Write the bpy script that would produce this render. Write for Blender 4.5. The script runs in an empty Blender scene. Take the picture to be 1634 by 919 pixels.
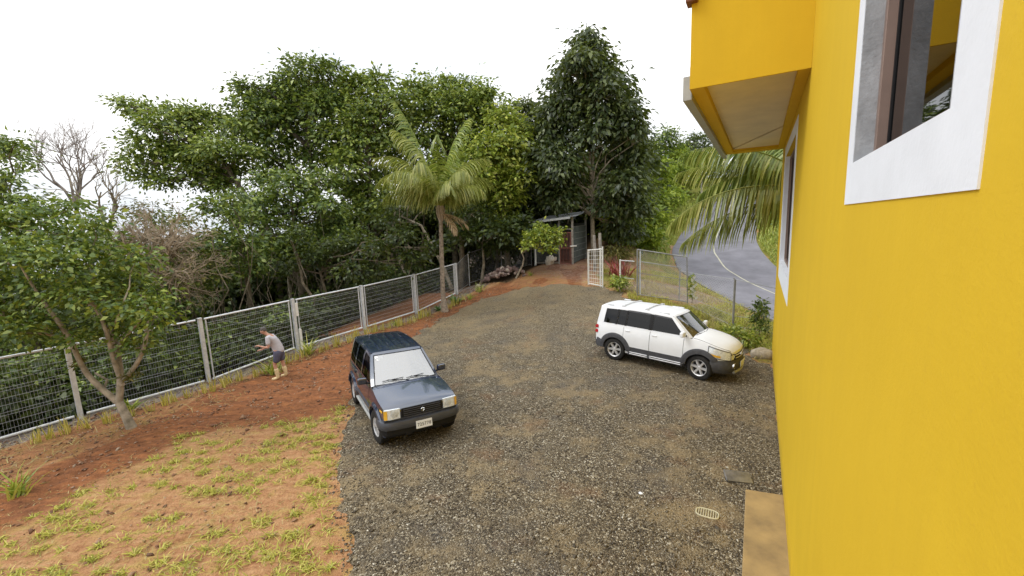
import bpy, bmesh, math, random
import numpy as np
from mathutils import Vector, Matrix
random.seed(7); rng = np.random.default_rng(11)
scene = bpy.context.scene
COL = scene.collection
R = math.radians

# ------------------------------------------------------------------ camera
F_PX, PITCH, ROLL, CAM_Z = 674.0, 0.1506, -0.0381, 4.35
PSI, WALL_D = 0.5316, 0.487                       # house wall: heading from the view axis, distance from the lens
def cam_axes():
    c, s = math.cos(PITCH), math.sin(PITCH); cr, sr = math.cos(ROLL), math.sin(ROLL)
    fwd = np.array([0, c, -s]); up = np.array([0, s, c]); right = np.array([1., 0, 0])
    return right*cr+up*sr, -right*sr+up*cr, fwd
CR, CU, CF = cam_axes()
cam = bpy.data.cameras.new('camera'); camo = bpy.data.objects.new('camera', cam); COL.objects.link(camo)
cam.sensor_width = 36; cam.sensor_fit = 'HORIZONTAL'; cam.lens = F_PX/1634*36
cam.clip_start = 0.05; cam.clip_end = 2000
m = Matrix.Identity(4)
for i, ax in enumerate((CR, CU, -CF)):
    for j in range(3): m[j][i] = ax[j]
m[2][3] = CAM_Z
camo.matrix_world = m; scene.camera = camo
scene.render.resolution_x = 1024; scene.render.resolution_y = 576

# ------------------------------------------------------------------ light
SUN_EL, SUN_AZ = R(50), R(272)                    # azimuth clockwise from +Y: from the left of the view
world = bpy.data.worlds.new('World'); scene.world = world; world.use_nodes = True
nt = world.node_tree; nt.nodes.clear()
out = nt.nodes.new('ShaderNodeOutputWorld'); bg = nt.nodes.new('ShaderNodeBackground')
sky = nt.nodes.new('ShaderNodeTexSky'); sky.sky_type = 'NISHITA'; sky.sun_disc = False
sky.sun_elevation = SUN_EL; sky.sun_rotation = SUN_AZ; sky.air_density = 1; sky.dust_density = 3
tc = nt.nodes.new('ShaderNodeTexCoord'); mp = nt.nodes.new('ShaderNodeMapping'); mp.inputs['Scale'].default_value = (1.2, 1.2, 2.6); mp.inputs['Location'].default_value = (1.7, 2.2, .8)
nz = nt.nodes.new('ShaderNodeTexNoise'); nz.inputs['Scale'].default_value = 1.6; nz.inputs['Detail'].default_value = 5; nz.inputs['Roughness'].default_value = .5
cr_ = nt.nodes.new('ShaderNodeValToRGB')
cr_.color_ramp.elements[0].position = .36; cr_.color_ramp.elements[0].color = (7.9, 8.5, 9.3, 1)
cr_.color_ramp.elements[1].position = .54; cr_.color_ramp.elements[1].color = (12.2, 12.2, 12.2, 1)
mx = nt.nodes.new('ShaderNodeMix'); mx.data_type = 'RGBA'; mx.inputs[0].default_value = .93
L = nt.links.new
L(tc.outputs['Generated'], mp.inputs['Vector']); L(mp.outputs[0], nz.inputs['Vector']); L(nz.outputs['Fac'], cr_.inputs['Fac'])
sxyz = nt.nodes.new('ShaderNodeSeparateXYZ'); L(tc.outputs['Generated'], sxyz.inputs[0])       # overcast sky: dimmer at the horizon than overhead
mr = nt.nodes.new('ShaderNodeMapRange'); mr.inputs['From Min'].default_value = -.05; mr.inputs['From Max'].default_value = 1.; mr.inputs['To Min'].default_value = .70; mr.inputs['To Max'].default_value = 1.22; L(sxyz.outputs['Z'], mr.inputs['Value'])
vm = nt.nodes.new('ShaderNodeVectorMath'); vm.operation = 'SCALE'; L(cr_.outputs[0], vm.inputs[0]); L(mr.outputs[0], vm.inputs['Scale'])
L(sky.outputs[0], mx.inputs[6]); L(vm.outputs[0], mx.inputs[7]); L(mx.outputs[2], bg.inputs['Color'])
bg.inputs['Strength'].default_value = .1
L(bg.outputs[0], out.inputs['Surface'])
sun = bpy.data.lights.new('sun', 'SUN'); sun.energy = .95; sun.angle = R(24); sun.color = (1, .98, .95)
suno = bpy.data.objects.new('sun', sun); COL.objects.link(suno)
sd = Vector((math.sin(SUN_AZ)*math.cos(SUN_EL), math.cos(SUN_AZ)*math.cos(SUN_EL), math.sin(SUN_EL)))
suno.rotation_euler = sd.to_track_quat('Z', 'Y').to_euler(); suno.location = (-10, -10, 30)
vs = scene.view_settings; vs.view_transform = 'Standard'; vs.look = 'None'; vs.gamma = 1; vs.exposure = .58
scene.cycles.max_bounces = 6; scene.cycles.transparent_max_bounces = 12; scene.cycles.diffuse_bounces = 3
scene.cycles.glossy_bounces = 3; scene.cycles.transmission_bounces = 4; scene.cycles.use_denoising = True
scene.cycles.sample_clamp_indirect = 6

# ------------------------------------------------------------------ helpers
def ray(px, py): return CR*((px-817)/F_PX)+CU*((459.5-py)/F_PX)+CF
def at(px, py, Y):
    d = ray(px, py); p = d*Y/d[1]; return np.array([p[0], p[1], p[2]+CAM_Z])
def tag(o, label=None, cat=None, group=None, kind=None):
    if label: o['label'] = label
    if cat: o['category'] = cat
    if group: o['group'] = group
    if kind: o['kind'] = kind
    return o
def empty(name, loc=(0, 0, 0), rz=0.):
    o = bpy.data.objects.new(name, None); COL.objects.link(o); o.location = loc; o.rotation_euler = (0, 0, rz)
    o.empty_display_size = .2; return o
def link(name, me, parent=None, mats=None):
    o = bpy.data.objects.new(name, me); COL.objects.link(o)
    if mats is not None:
        for mt in (mats if isinstance(mats, (list, tuple)) else [mats]): me.materials.append(mt)
    if parent is not None: o.parent = parent
    return o
def copy_tree(o, parent=None):
    c = o.copy(); COL.objects.link(c)
    if parent is not None: c.parent = parent
    for ch in list(o.children): copy_tree(ch, c)
    return c
def rotm(ax, ang): return np.array(Matrix.Rotation(ang, 3, ax))
class MB:
    def __init__(s): s.v = []; s.f = []; s.mi = []
    def add(s, vs, fs, mi=0):
        n = len(s.v); s.v += [tuple(map(float, p)) for p in vs]
        s.f += [tuple(n+i for i in f) for f in fs]; s.mi += [mi]*len(fs)
    def box(s, c, sz, rot=None, mi=0, taper=1.):
        h = np.array(sz)/2; P = []
        for z in (-1, 1):
            k = taper if z > 0 else 1
            for x, y in ((-1, -1), (1, -1), (1, 1), (-1, 1)): P.append([x*h[0]*k, y*h[1]*k, z*h[2]])
        P = np.array(P)
        if rot is not None: P = P@np.asarray(rot).T
        s.add(P+np.array(c), [(3, 2, 1, 0), (4, 5, 6, 7), (0, 1, 5, 4), (1, 2, 6, 5), (2, 3, 7, 6), (3, 0, 4, 7)], mi)
    def hexa(s, b, t, mi=0):        # bottom quad, top quad (same winding, seen from above ccw)
        n = len(b); s.add(list(b)+list(t), [tuple(range(n))[::-1], tuple(range(n, 2*n))]+[(i, (i+1) % n, n+(i+1) % n, n+i) for i in range(n)], mi)
    def tube(s, pts, r, sides=6, cap=True, mi=0):
        pts = [np.array(p, float) for p in pts]; n = len(pts)
        rr = [r]*n if np.isscalar(r) else list(r)
        prev = None; V = []
        for i in range(n):
            d = pts[min(i+1, n-1)]-pts[max(i-1, 0)]; d = d/(np.linalg.norm(d)+1e-9)
            if prev is None:
                a = np.array([0, 0, 1.]) if abs(d[2]) < .9 else np.array([1., 0, 0])
            else: a = prev
            u = a-d*(a@d); u /= np.linalg.norm(u)+1e-9; w = np.cross(d, u); prev = u
            for k in range(sides):
                th = 2*math.pi*k/sides; V.append(pts[i]+rr[i]*(math.cos(th)*u+math.sin(th)*w))
        Fs = []
        for i in range(n-1):
            for k in range(sides):
                a = i*sides+k; b = i*sides+(k+1) % sides; Fs.append((a, b, b+sides, a+sides))
        if cap: Fs.append(tuple(range(sides))[::-1]); Fs.append(tuple(range((n-1)*sides, n*sides)))
        s.add(V, Fs, mi)
    def grid(s, P, mi=0, flip=False, closed=False):
        P = np.asarray(P, float); n, m_ = P.shape[:2]; Fs = []
        for i in range(n-1):
            for j in range(m_ if closed else m_-1):
                q = (i*m_+j, i*m_+(j+1) % m_, (i+1)*m_+(j+1) % m_, (i+1)*m_+j); Fs.append(q[::-1] if flip else q)
        s.add(P.reshape(-1, 3), Fs, mi)
    def lathe(s, prof, c=(0, 0, 0), axis='Y', seg=28, mi=0):
        P = []
        for r_, h in prof:
            row = []
            for k in range(seg):
                t = 2*math.pi*k/seg; a, b = r_*math.cos(t), r_*math.sin(t)
                row.append({'Y': (a, h, b), 'Z': (a, b, h), 'X': (h, a, b)}[axis])
            P.append(row)
        s.grid(np.array(P)+np.array(c), mi, closed=True)
    def xform(s, Rm=None, t=(0, 0, 0)):
        V = np.array(s.v)
        if Rm is not None: V = V@np.asarray(Rm).T
        s.v = [tuple(p) for p in V+np.array(t)]
    def mesh(s, name, smooth=None):
        me = bpy.data.meshes.new(name); me.from_pydata(s.v, [], s.f)
        if any(s.mi): me.polygons.foreach_set('material_index', s.mi)
        if smooth:
            me.polygons.foreach_set('use_smooth', [True]*len(me.polygons)); me.set_sharp_from_angle(angle=R(smooth))
        me.update(); return me
    def build(s, name, mats=None, parent=None, smooth=None, bevel=0):
        o = link(name, s.mesh(name, smooth), parent, mats)
        if bevel:
            b = o.modifiers.new('bevel', 'BEVEL'); b.width = bevel; b.segments = 2; b.limit_method = 'ANGLE'; b.angle_limit = R(40)
        return o
def np_mesh(name, V, Fq, smooth=False):
    me = bpy.data.meshes.new(name); nv, nf = len(V), len(Fq); k = Fq.shape[1]
    me.vertices.add(nv); me.vertices.foreach_set('co', np.ascontiguousarray(V, dtype=np.float32).ravel())
    me.loops.add(nf*k); me.loops.foreach_set('vertex_index', np.ascontiguousarray(Fq, dtype=np.int32).ravel())
    me.polygons.add(nf); me.polygons.foreach_set('loop_start', np.arange(0, nf*k, k, dtype=np.int32))
    me.update(calc_edges=True); me.validate()
    if smooth: me.polygons.foreach_set('use_smooth', [True]*nf)
    return me
def unit(a): return a/(np.linalg.norm(a, axis=-1, keepdims=True)+1e-9)
def leaf_arrays(C, D, N, Lg, Wd, fold=.18):
    """C centres, D along the leaf, N leaf normal -> diamond leaves folded on the midrib"""
    D = unit(D); S = unit(np.cross(D, N)); N = np.cross(S, D); Lg = np.asarray(Lg)[:, None]; Wd = np.asarray(Wd)[:, None]
    b = C-D*Lg*.5; t = C+D*Lg*.5-N*Lg*.12; l = C+S*Wd*.5+N*Wd*fold-D*Lg*.06; r = C-S*Wd*.5+N*Wd*fold-D*Lg*.06
    V = np.stack([b, r, t, l], 1).reshape(-1, 3); n = len(C)
    return V, np.arange(4*n).reshape(n, 4)
_LAT = np.random.default_rng(3).random((256, 256))
def vnoise(x, y, sc=1., seed=0):
    x = np.asarray(x)/sc+seed*17.3+1000; y = np.asarray(y)/sc+seed*9.1+1000
    xi = np.floor(x).astype(int); yi = np.floor(y).astype(int); fx = x-xi; fy = y-yi
    fx = fx*fx*(3-2*fx); fy = fy*fy*(3-2*fy); g = lambda a, b: _LAT[a % 256, b % 256]
    return (g(xi, yi)*(1-fx)+g(xi+1, yi)*fx)*(1-fy)+(g(xi, yi+1)*(1-fx)+g(xi+1, yi+1)*fx)*fy

# ------------------------------------------------------------------ materials
def nodes(name):
    mt = bpy.data.materials.new(name); mt.use_nodes = True; t = mt.node_tree; t.nodes.clear()
    o = t.nodes.new('ShaderNodeOutputMaterial'); return mt, t, o
def N(t, typ, **kw):
    n = t.nodes.new(typ)
    for k, v in kw.items():
        if k in n.inputs: n.inputs[k].default_value = v
        else: setattr(n, k, v)
    return n
def ramp(t, fac, stops):
    r_ = t.nodes.new('ShaderNodeValToRGB'); e = r_.color_ramp.elements
    while len(e) > 1: e.remove(e[-1])
    e[0].position = stops[0][0]; e[0].color = (*stops[0][1], 1)
    for p, c in stops[1:]:
        q = e.new(p); q.color = (*c, 1)
    t.links.new(fac, r_.inputs['Fac']); return r_.outputs['Color']
def mixc(t, fac, a, b, mode='MIX'):
    n = t.nodes.new('ShaderNodeMix'); n.data_type = 'RGBA'; n.blend_type = mode
    for s_, v in ((0, fac), (6, a), (7, b)):
        if hasattr(v, 'is_output'): t.links.new(v, n.inputs[s_])
        elif isinstance(v, (tuple, list)): n.inputs[s_].default_value = (*v[:3], 1)
        else: n.inputs[s_].default_value = v
    return n.outputs[2]
def mth(t, op, a, b=None, clamp=False):
    n = t.nodes.new('ShaderNodeMath'); n.operation = op; n.use_clamp = clamp
    for i, v in enumerate((a, b)):
        if v is None: continue
        if hasattr(v, 'is_output'): t.links.new(v, n.inputs[i])
        else: n.inputs[i].default_value = v
    return n.outputs[0]
def noise(t, vec, sc, det=4, rough=.55):
    n = N(t, 'ShaderNodeTexNoise', Scale=sc, Detail=det, Roughness=rough); t.links.new(vec, n.inputs['Vector']); return n.outputs['Fac']
def bump(t, h, strength, dist):
    b = N(t, 'ShaderNodeBump', Strength=strength, Distance=dist); t.links.new(h, b.inputs['Height']); return b.outputs['Normal']
def pm(name, col, rough=.6, metal=0., var=.12, vsc=6., bmp=0., bsc=60., spec=.5, coat=0., col2=None, iso=False, cior=1.5, ctint=(1, 1, 1)):
    """principled material with grain: colour varies by noise in object space"""
    mt, t, o = nodes(name); p = t.nodes.new('ShaderNodeBsdfPrincipled'); c = t.nodes.new('ShaderNodeTexCoord'); v = c.outputs['Object']
    f = noise(t, v, vsc, 5, .6)
    c2 = col2 or tuple(max(0, x*(1-2*var)) for x in col); c1 = tuple(min(1, x*(1+var)) for x in col)
    base = ramp(t, f, [(.3, c2), (.7, c1)])
    if iso:
        g = t.nodes.new('ShaderNodeNewGeometry'); hs = N(t, 'ShaderNodeHueSaturation'); t.links.new(base, hs.inputs['Color'])
        t.links.new(mth(t, 'MULTIPLY_ADD', g.outputs['Random Per Island'], 1.0), hs.inputs['Value']); hs.inputs['Value'].links[0].from_node.inputs[2].default_value = .5
        base = hs.outputs['Color']
    t.links.new(base, p.inputs['Base Color'])
    p.inputs['Metallic'].default_value = metal; p.inputs['Specular IOR Level'].default_value = spec
    p.inputs['Coat Weight'].default_value = coat; p.inputs['Coat Roughness'].default_value = .04; p.inputs['Coat IOR'].default_value = cior; p.inputs['Coat Tint'].default_value = (*ctint, 1)
    t.links.new(mth(t, 'MULTIPLY_ADD', f, .2), p.inputs['Roughness']); p.inputs['Roughness'].links[0].from_node.inputs[2].default_value = max(0.02, rough-.1)
    if bmp: t.links.new(bump(t, noise(t, v, bsc, 4, .6), bmp, .01), p.inputs['Normal'])
    t.links.new(p.outputs[0], o.inputs['Surface']); return mt
def leafm(name, dark, mid, light, trans=.3, gloss=.06, stops=(.0, .55, 1.)):
    mt, t, o = nodes(name); g = t.nodes.new('ShaderNodeNewGeometry')
    c = ramp(t, g.outputs['Random Per Island'], [(stops[0], dark), (stops[1], mid), (stops[2], light)])
    d = t.nodes.new('ShaderNodeBsdfDiffuse'); tr = t.nodes.new('ShaderNodeBsdfTranslucent'); gl = N(t, 'ShaderNodeBsdfGlossy', Roughness=.38)
    t.links.new(c, d.inputs['Color']); t.links.new(mixc(t, .5, c, (.30, .36, .03), 'MIX'), tr.inputs['Color'])
    a = N(t, 'ShaderNodeMixShader', Fac=trans); t.links.new(d.outputs[0], a.inputs[1]); t.links.new(tr.outputs[0], a.inputs[2])
    b = N(t, 'ShaderNodeMixShader', Fac=gloss); t.links.new(a.outputs[0], b.inputs[1]); t.links.new(gl.outputs[0], b.inputs[2])
    t.links.new(b.outputs[0], o.inputs['Surface']); return mt
def glassm(name, tint, refl=.08, dust_sheen=0., alpha=.6, fres=.8):
    """window glass: tinted see-through sheet, fresnel-like reflection, some dusty white that stands in for sky sheen"""
    mt, t, o = nodes(name)
    tr = N(t, 'ShaderNodeBsdfTransparent'); tr.inputs['Color'].default_value = (*[x*alpha for x in tint], 1)
    gl = N(t, 'ShaderNodeBsdfGlossy', Roughness=.02); df = N(t, 'ShaderNodeBsdfDiffuse'); df.inputs['Color'].default_value = (.62, .66, .7, 1)
    a = N(t, 'ShaderNodeMixShader', Fac=dust_sheen); t.links.new(tr.outputs[0], a.inputs[1]); t.links.new(df.outputs[0], a.inputs[2])
    lw = N(t, 'ShaderNodeLayerWeight', Blend=.35)
    fac = mth(t, 'MULTIPLY_ADD', lw.outputs['Fresnel'], fres, True); fac.node.inputs[2].default_value = refl
    b = N(t, 'ShaderNodeMixShader'); t.links.new(fac, b.inputs[0]); t.links.new(a.outputs[0], b.inputs[1]); t.links.new(gl.outputs[0], b.inputs[2])
    t.links.new(b.outputs[0], o.inputs['Surface']); return mt
def wallm():
    mt, t, o = nodes('yellow_render'); p = t.nodes.new('ShaderNodeBsdfPrincipled'); p.inputs['Roughness'].default_value = .8; p.inputs['Specular IOR Level'].default_value = .2
    c = t.nodes.new('ShaderNodeTexCoord'); v = c.outputs['Object']; mp = N(t, 'ShaderNodeMapping'); mp.inputs['Scale'].default_value = (2.2, 2.2, .16); t.links.new(v, mp.inputs['Vector'])
    a = ramp(t, noise(t, v, .7, 6, .6), [(.3, (.665, .44, .024)), (.7, (.72, .485, .028))])
    col = mixc(t, ramp(t, noise(t, mp.outputs[0], 2.2, 6, .65), [(.44, (0, 0, 0)), (.72, (.55, .55, .55))]), a, (.655, .435, .026))
    col = mixc(t, ramp(t, noise(t, v, 26, 5, .7), [(.60, (0, 0, 0)), (.78, (.35, .35, .35))]), col, (.56, .34, .03))
    sx = t.nodes.new('ShaderNodeSeparateXYZ'); t.links.new(v, sx.inputs[0])
    dirt = mth(t, 'ADD', mth(t, 'MULTIPLY', sx.outputs['Z'], -1.6), mth(t, 'MULTIPLY', noise(t, v, 5, 5, .65), 1.2)); col = mixc(t, mth(t, 'MULTIPLY', dirt, .8, True), col, (.30, .19, .06))
    t.links.new(col, p.inputs['Base Color'])
    h = mth(t, 'ADD', noise(t, v, 70, 5, .7), mth(t, 'MULTIPLY', noise(t, v, 9, 3), 1.5)); t.links.new(bump(t, h, .22, .008), p.inputs['Normal']); t.links.new(p.outputs[0], o.inputs['Surface']); return mt
M = dict(
 yellow=wallm(),
 white_plaster=pm('white_plaster', (.80, .84, .90), .7, var=.03, vsc=3, bmp=.12, bsc=50, spec=.25),
 grey_plaster=pm('grey_plaster', (.40, .42, .44), .85, var=.12, vsc=7, bmp=.5, bsc=30, spec=.2),
 soffit=pm('soffit_board', (.80, .70, .47), .8, var=.05, vsc=2, spec=.2),  # warm tint holds yellow bounce light; the board itself is white
 bronze=pm('bronze_frame', (.27, .19, .155), .45, var=.05, metal=.2),
 black=pm('black_rubber', (.012, .012, .013), .6, var=.1, spec=.25),
 gutter=pm('gutter_metal', (.42, .43, .42), .5, var=.08, metal=.3),
 concrete=pm('concrete', (.37, .26, .115), .9, var=.16, vsc=2.2, bmp=.5, bsc=80, spec=.2, col2=(.23, .165, .085)),
 galv=pm('galvanised', (.72, .74, .76), .45, var=.1, vsc=9, metal=.35),
 wire=pm('wire_galvanised', (.40, .41, .41), .5, var=.1, vsc=3, metal=.2),
 oldsteel=pm('old_fence_steel', (.30, .30, .29), .6, var=.2, vsc=4, metal=.3),
 wpaint=pm('white_paint', (.78, .77, .72), .5, var=.08),
 bark_palm=pm('palm_bark', (.34, .28, .22), .9, var=.25, vsc=9, bmp=.6, bsc=25, spec=.1, col2=(.15, .12, .09)),
 bark=pm('bark', (.19, .155, .11), .9, var=.3, vsc=5, bmp=.8, bsc=25, spec=.1, col2=(.075, .065, .045)),
 palebark=pm('pale_bark', (.36, .31, .24), .9, var=.3, vsc=5, bmp=.6, bsc=25, spec=.1, col2=(.15, .13, .09)),
 darkbark=pm('dark_bark', (.11, .095, .07), .9, var=.3, vsc=5, bmp=.6, bsc=25, spec=.1),
 greybranch=pm('grey_branch', (.34, .29, .26), .9, var=.25, vsc=4, spec=.1),
 brownbranch=pm('brown_branch', (.38, .30, .21), .9, var=.25, vsc=4, spec=.1),
 tyre=pm('tyre_rubber', (.022, .021, .020), .85, var=.25, vsc=12, spec=.3),
 alloy=pm('alloy_wheel', (.66, .66, .67), .35, var=.06, metal=.55),
 chrome=pm('chrome', (.78, .79, .8), .15, var=.03, metal=1.),
 vpaint=pm('dark_blue_paint', (.011, .020, .052), .2, var=.08, vsc=3, spec=.7, coat=1., cior=1.85, ctint=(.82, .90, 1)),
 vtrim=pm('grey_bumper_plastic', (.062, .067, .082), .4, var=.1, vsc=8),
 wcar=pm('white_car_paint', (.80, .82, .85), .4, var=.02, vsc=3, coat=.12, spec=.35),
 clad=pm('grey_cladding', (.078, .079, .087), .6, var=.14, vsc=9, spec=.2),
 cabin=pm('cabin_trim', (.05, .05, .055), .8, var=.15),
 seat=pm('seat_cloth', (.16, .16, .17), .9, var=.15, vsc=20),
 amber=pm('amber_lens', (.80, .46, .05), .15, var=.06, coat=.6),
 lamp=pm('lamp_lens', (.78, .83, .90), .12, var=.16, vsc=22, coat=1., spec=.8),
 red=pm('tail_lens', (.45, .02, .025), .2, var=.1, coat=.6),
 plate=pm('plate_white', (.80, .83, .87), .5, var=.03),
 ink=pm('plate_ink', (.02, .025, .06), .5, var=.02),
 glass=glassm('car_window_glass', (.20, .22, .22), .025, 0., .25, .34),
 wscreen=glassm('windscreen_dust_sheen', (.8, .86, .88), .30, .30, .7),  # whitish diffuse share imitates pale sky reflection on dusty glass
 wscreen2=glassm('windscreen_clear', (.6, .66, .66), .16, .06, .7),
 house_glass=glassm('house_window_glass', (.10, .09, .08), .10, 0., .5),
 skin=pm('skin', (.56, .30, .21), .6, var=.08, vsc=8),
 shirt=pm('grey_tshirt', (.52, .50, .53), .9, var=.07, vsc=9, bmp=.3, bsc=40),
 shorts=pm('slate_shorts', (.10, .10, .155), .9, var=.12, vsc=10, bmp=.3, bsc=40),
 boots=pm('cream_rubber_boots', (.72, .58, .33), .5, var=.08, vsc=10),
 hair=pm('short_grey_hair', (.12, .11, .10), .9, var=.3, vsc=30),
 asphalt=pm('asphalt', (.205, .20, .222), .9, var=.14, vsc=.8, bmp=.4, bsc=60, spec=.25),
 roadline=pm('road_line_paint', (.50, .48, .36), .8, var=.15, vsc=2),
 reflector=pm('lamp_reflector', (.62, .66, .70), .3, var=.15, vsc=30),
 stone=pm('pile_stone', (.36, .29, .25), .9, var=.25, vsc=5, bmp=.5, bsc=20, iso=False),
 boulder=pm('boulder_stone', (.40, .35, .27), .9, var=.2, vsc=5, bmp=.6, bsc=18),
 shedroof=pm('zinc_sheet', (.40, .42, .44), .5, var=.15, vsc=3, metal=.3),
 shedwall=pm('grey_sheet', (.085, .10, .095), .6, var=.25, vsc=3),
 redbar=pm('red_oxide_paint', (.22, .085, .065), .6, var=.2, vsc=6),
 timber=pm('weathered_timber', (.33, .30, .26), .9, var=.25, vsc=4, bmp=.4, bsc=30),
 sack=pm('pale_sack', (.62, .56, .48), .8, var=.12, vsc=6, bmp=.4, bsc=14),
 darksheet=pm('dark_metal_sheet', (.34, .34, .36), .3, var=.2, vsc=6, metal=.8),
 cream=pm('cream_plastic', (.50, .46, .31), .5, var=.08),
 brown=pm('brown_fascia', (.20, .075, .035), .6, var=.1),
 flower=pm('white_petals', (.80, .80, .76), .7, var=.05),
 lf_fg=leafm('leaf_yard_tree', (.035, .075, .012), (.12, .20, .028), (.34, .40, .065), .27, .05),
 lf_a=leafm('leaf_bright', (.045, .085, .016), (.185, .26, .042), (.44, .50, .10), .27, .05),
 lf_b=leafm('leaf_mid', (.030, .064, .015), (.125, .195, .036), (.34, .41, .08), .24, .05),
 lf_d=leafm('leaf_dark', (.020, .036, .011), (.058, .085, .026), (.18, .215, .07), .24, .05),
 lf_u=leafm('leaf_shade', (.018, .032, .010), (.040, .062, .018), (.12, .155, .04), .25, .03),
 lf_y=leafm('leaf_yellow_green', (.09, .14, .018), (.27, .35, .04), (.54, .56, .10), .32, .04),
 lf_hill=leafm('leaf_hillside', (.09, .15, .016), (.24, .33, .035), (.48, .54, .07), .33, .03),
 lf_br=leafm('leaf_dry_brown', (.06, .06, .018), (.14, .13, .035), (.27, .24, .07), .25, .02),
 lf_red=leafm('leaf_crimson', (.16, .012, .03), (.34, .025, .06), (.5, .08, .1), .3, .06),
 frond=leafm('palm_leaflet', (.15, .19, .03), (.34, .37, .075), (.60, .57, .19), .35, .05),
 frond2=leafm('palm_leaflet_green', (.09, .15, .022), (.24, .31, .05), (.50, .52, .15), .35, .05),
 dryfrond=leafm('dry_palm_leaflet', (.22, .13, .07), (.38, .25, .13), (.52, .38, .22), .2, .04),
 grass=leafm('grass_blade', (.22, .24, .03), (.46, .45, .065), (.66, .60, .16), .3, .03),
 straw=leafm('straw_blade', (.26, .20, .07), (.42, .34, .13), (.58, .50, .24), .25, .03),
 tuft=leafm('tuft_blade', (.28, .29, .05), (.62, .52, .11), (.80, .70, .26), .25, .04),
 green_tuft=leafm('green_tuft_blade', (.12, .19, .025), (.34, .42, .06), (.62, .60, .16), .24, .05),
 agave=leafm('agave_blade', (.04, .11, .03), (.08, .20, .045), (.17, .32, .08), .2, .10),
)
# ------------------------------------------------------------------ ground heights
F0 = np.array([-11.58, 10.65]); FD = np.array([1.716, 2.4]); PANEL = float(np.linalg.norm(FD)); FD = FD/PANEL; FN = np.array([FD[1], -FD[0]])
CARS = dict(white=(4.5117, 12.2407, .047, -.7317, -.0333, -.030), dark=(-2.8398, 9.6061, -.039, -1.0438, .0138, -.030))
def pose(x, y, z, yaw, pt, rl):
    Rm = np.array(Matrix.Rotation(yaw, 3, 'Z'))@np.array(Matrix.Rotation(-pt, 3, 'Y'))@np.array(Matrix.Rotation(rl, 3, 'X'))
    return Rm, np.array([x, y, z])
GRAV = .025
CP = [
(3.2,4.5,0),(7.8,12.4,.02),(0,3,0),(0,7,0),(-4,4.5,0),(-7,5,0),(-9,9.4,-.12),(-6.5,9,-.02),(1,10,0),
(-10.5,7.5,-.15),(-12.5,9.4,-.4),(-9.5,6,-.05),(-12,6.5,-.3),(-14.3,6.8,-.5),(-12.6,11.3,-.55),(-11.2,13.4,-.6),(-9.6,15.8,-.4),
(-11.58,10.65,-.35),(-9.86,13.05,-.32),(-8.15,15.45,-.1),(-6.43,17.85,.06),(-4.72,20.25,.17),(-3.0,22.65,.66),(-13.3,8.25,-.45),(-15.4,5.3,-.6),
(-7.5,13.2,-.25),(-3.4,20.5,.25),(-2.65,25.7,.73),(3.83,21.1,1.1),(5.55,18.4,.95),(7.43,17.6,.6),(8.2,15.4,.08),(1.0,16,.3),(-1,20,.45),(.5,22,1.0),(2.2,24.6,1.8),(4,26,1.9),(-.5,25,1.3),
(-15,14,-1.6),(-12,19,-1.5),(-8.5,21.5,-.3),(-6,25,.35),(-11,24,-1.6),(-16,22,-3),(-14,30,-3),(-5,31,-.3),(-24,12,-5),(-20,35,-6),(-4,40,-2),(3,32,1.8),(6,30,2.2),
(10.9,17,-.12),(10.7,20.5,.2),(10.3,23.5,.7),(10.8,27,1.0),(11.8,31,1.75),(13.6,35,2.15),(16.8,40,3.05),(20.6,48,4.25),(25.2,56,5.9),
(16.5,16,-.2),(16.4,21,.2),(16.1,24,.7),(16.5,26,1.0),(17.2,29,1.7),(18.2,31,2.1),(21.5,36,3.0),(25.5,44.5,4.2),(30,52,5.9),
(13.5,16,-.2),(13.5,21,.15),(13.2,25,.75),(14.2,29,1.45),(16,33,2.0),(19,38,2.9),(23,46.5,4.25),
(8.5,27,1.9),(9,31,2.9),(10,36,4.2),(12,42,6),(15,50,8),(20,60,9.5),(30,66,9),(7,40,4),(20,22,.6),(22,28,2.2),(26,35,3.5),(31,43,5),(40,60,8),
(-40,0,-10),(-40,40,-14),(0,70,-4),(20,90,8),(60,60,9),(40,0,0),(0,-20,0),(40,-40,0),(-40,-40,-8),
(-120,0,-35),(-120,120,-40),(0,150,-15),(150,150,20),(150,0,0),(0,-150,-10),(150,-150,0),(-150,-150,-30),
(-600,0,-60),(600,0,0),(0,600,-30),(0,-600,-20),(600,600,10),(-600,600,-70),(600,-600,0),(-600,-600,-50)]
for k_, hb_, tr_ in (('white', 1.25, .73), ('dark', 1.24, .68)):
    Rm, tt = pose(*CARS[k_])
    for sx in (-1, 1):
        for sy in (-1, 1):
            q = Rm@np.array([sx*hb_, sy*tr_, 0])+tt; CP.append((q[0], q[1], q[2]-GRAV+.008))
CP = np.array(CP, float)
def _k(d2): return .5*d2*np.log(d2+1e-9)
_S = 50.; _P = CP[:, :2]/_S; _n = len(_P)
_A = np.zeros((_n+3, _n+3)); _A[:_n, :_n] = _k(((_P[:, None]-_P[None])**2).sum(-1))+np.eye(_n)*1e-6
_A[:_n, _n] = 1; _A[:_n, _n+1:] = _P; _A[_n, :_n] = 1; _A[_n+1:, :_n] = _P.T
_w = np.linalg.solve(_A, np.r_[CP[:, 2], 0, 0, 0])
def gz(x, y):
    x = np.asarray(x, float); y = np.asarray(y, float); q = np.stack([x.ravel(), y.ravel()], -1)/_S; o = np.empty(len(q))
    for i in range(0, len(q), 20000):
        b = q[i:i+20000]; d2 = ((b[:, None]-_P[None])**2).sum(-1)
        o[i:i+20000] = _k(d2)@_w[:_n]+_w[_n]+b@_w[_n+1:]
    return o.reshape(x.shape)
def g1(x, y): return float(gz(np.array([x]), np.array([y]))[0])
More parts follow.
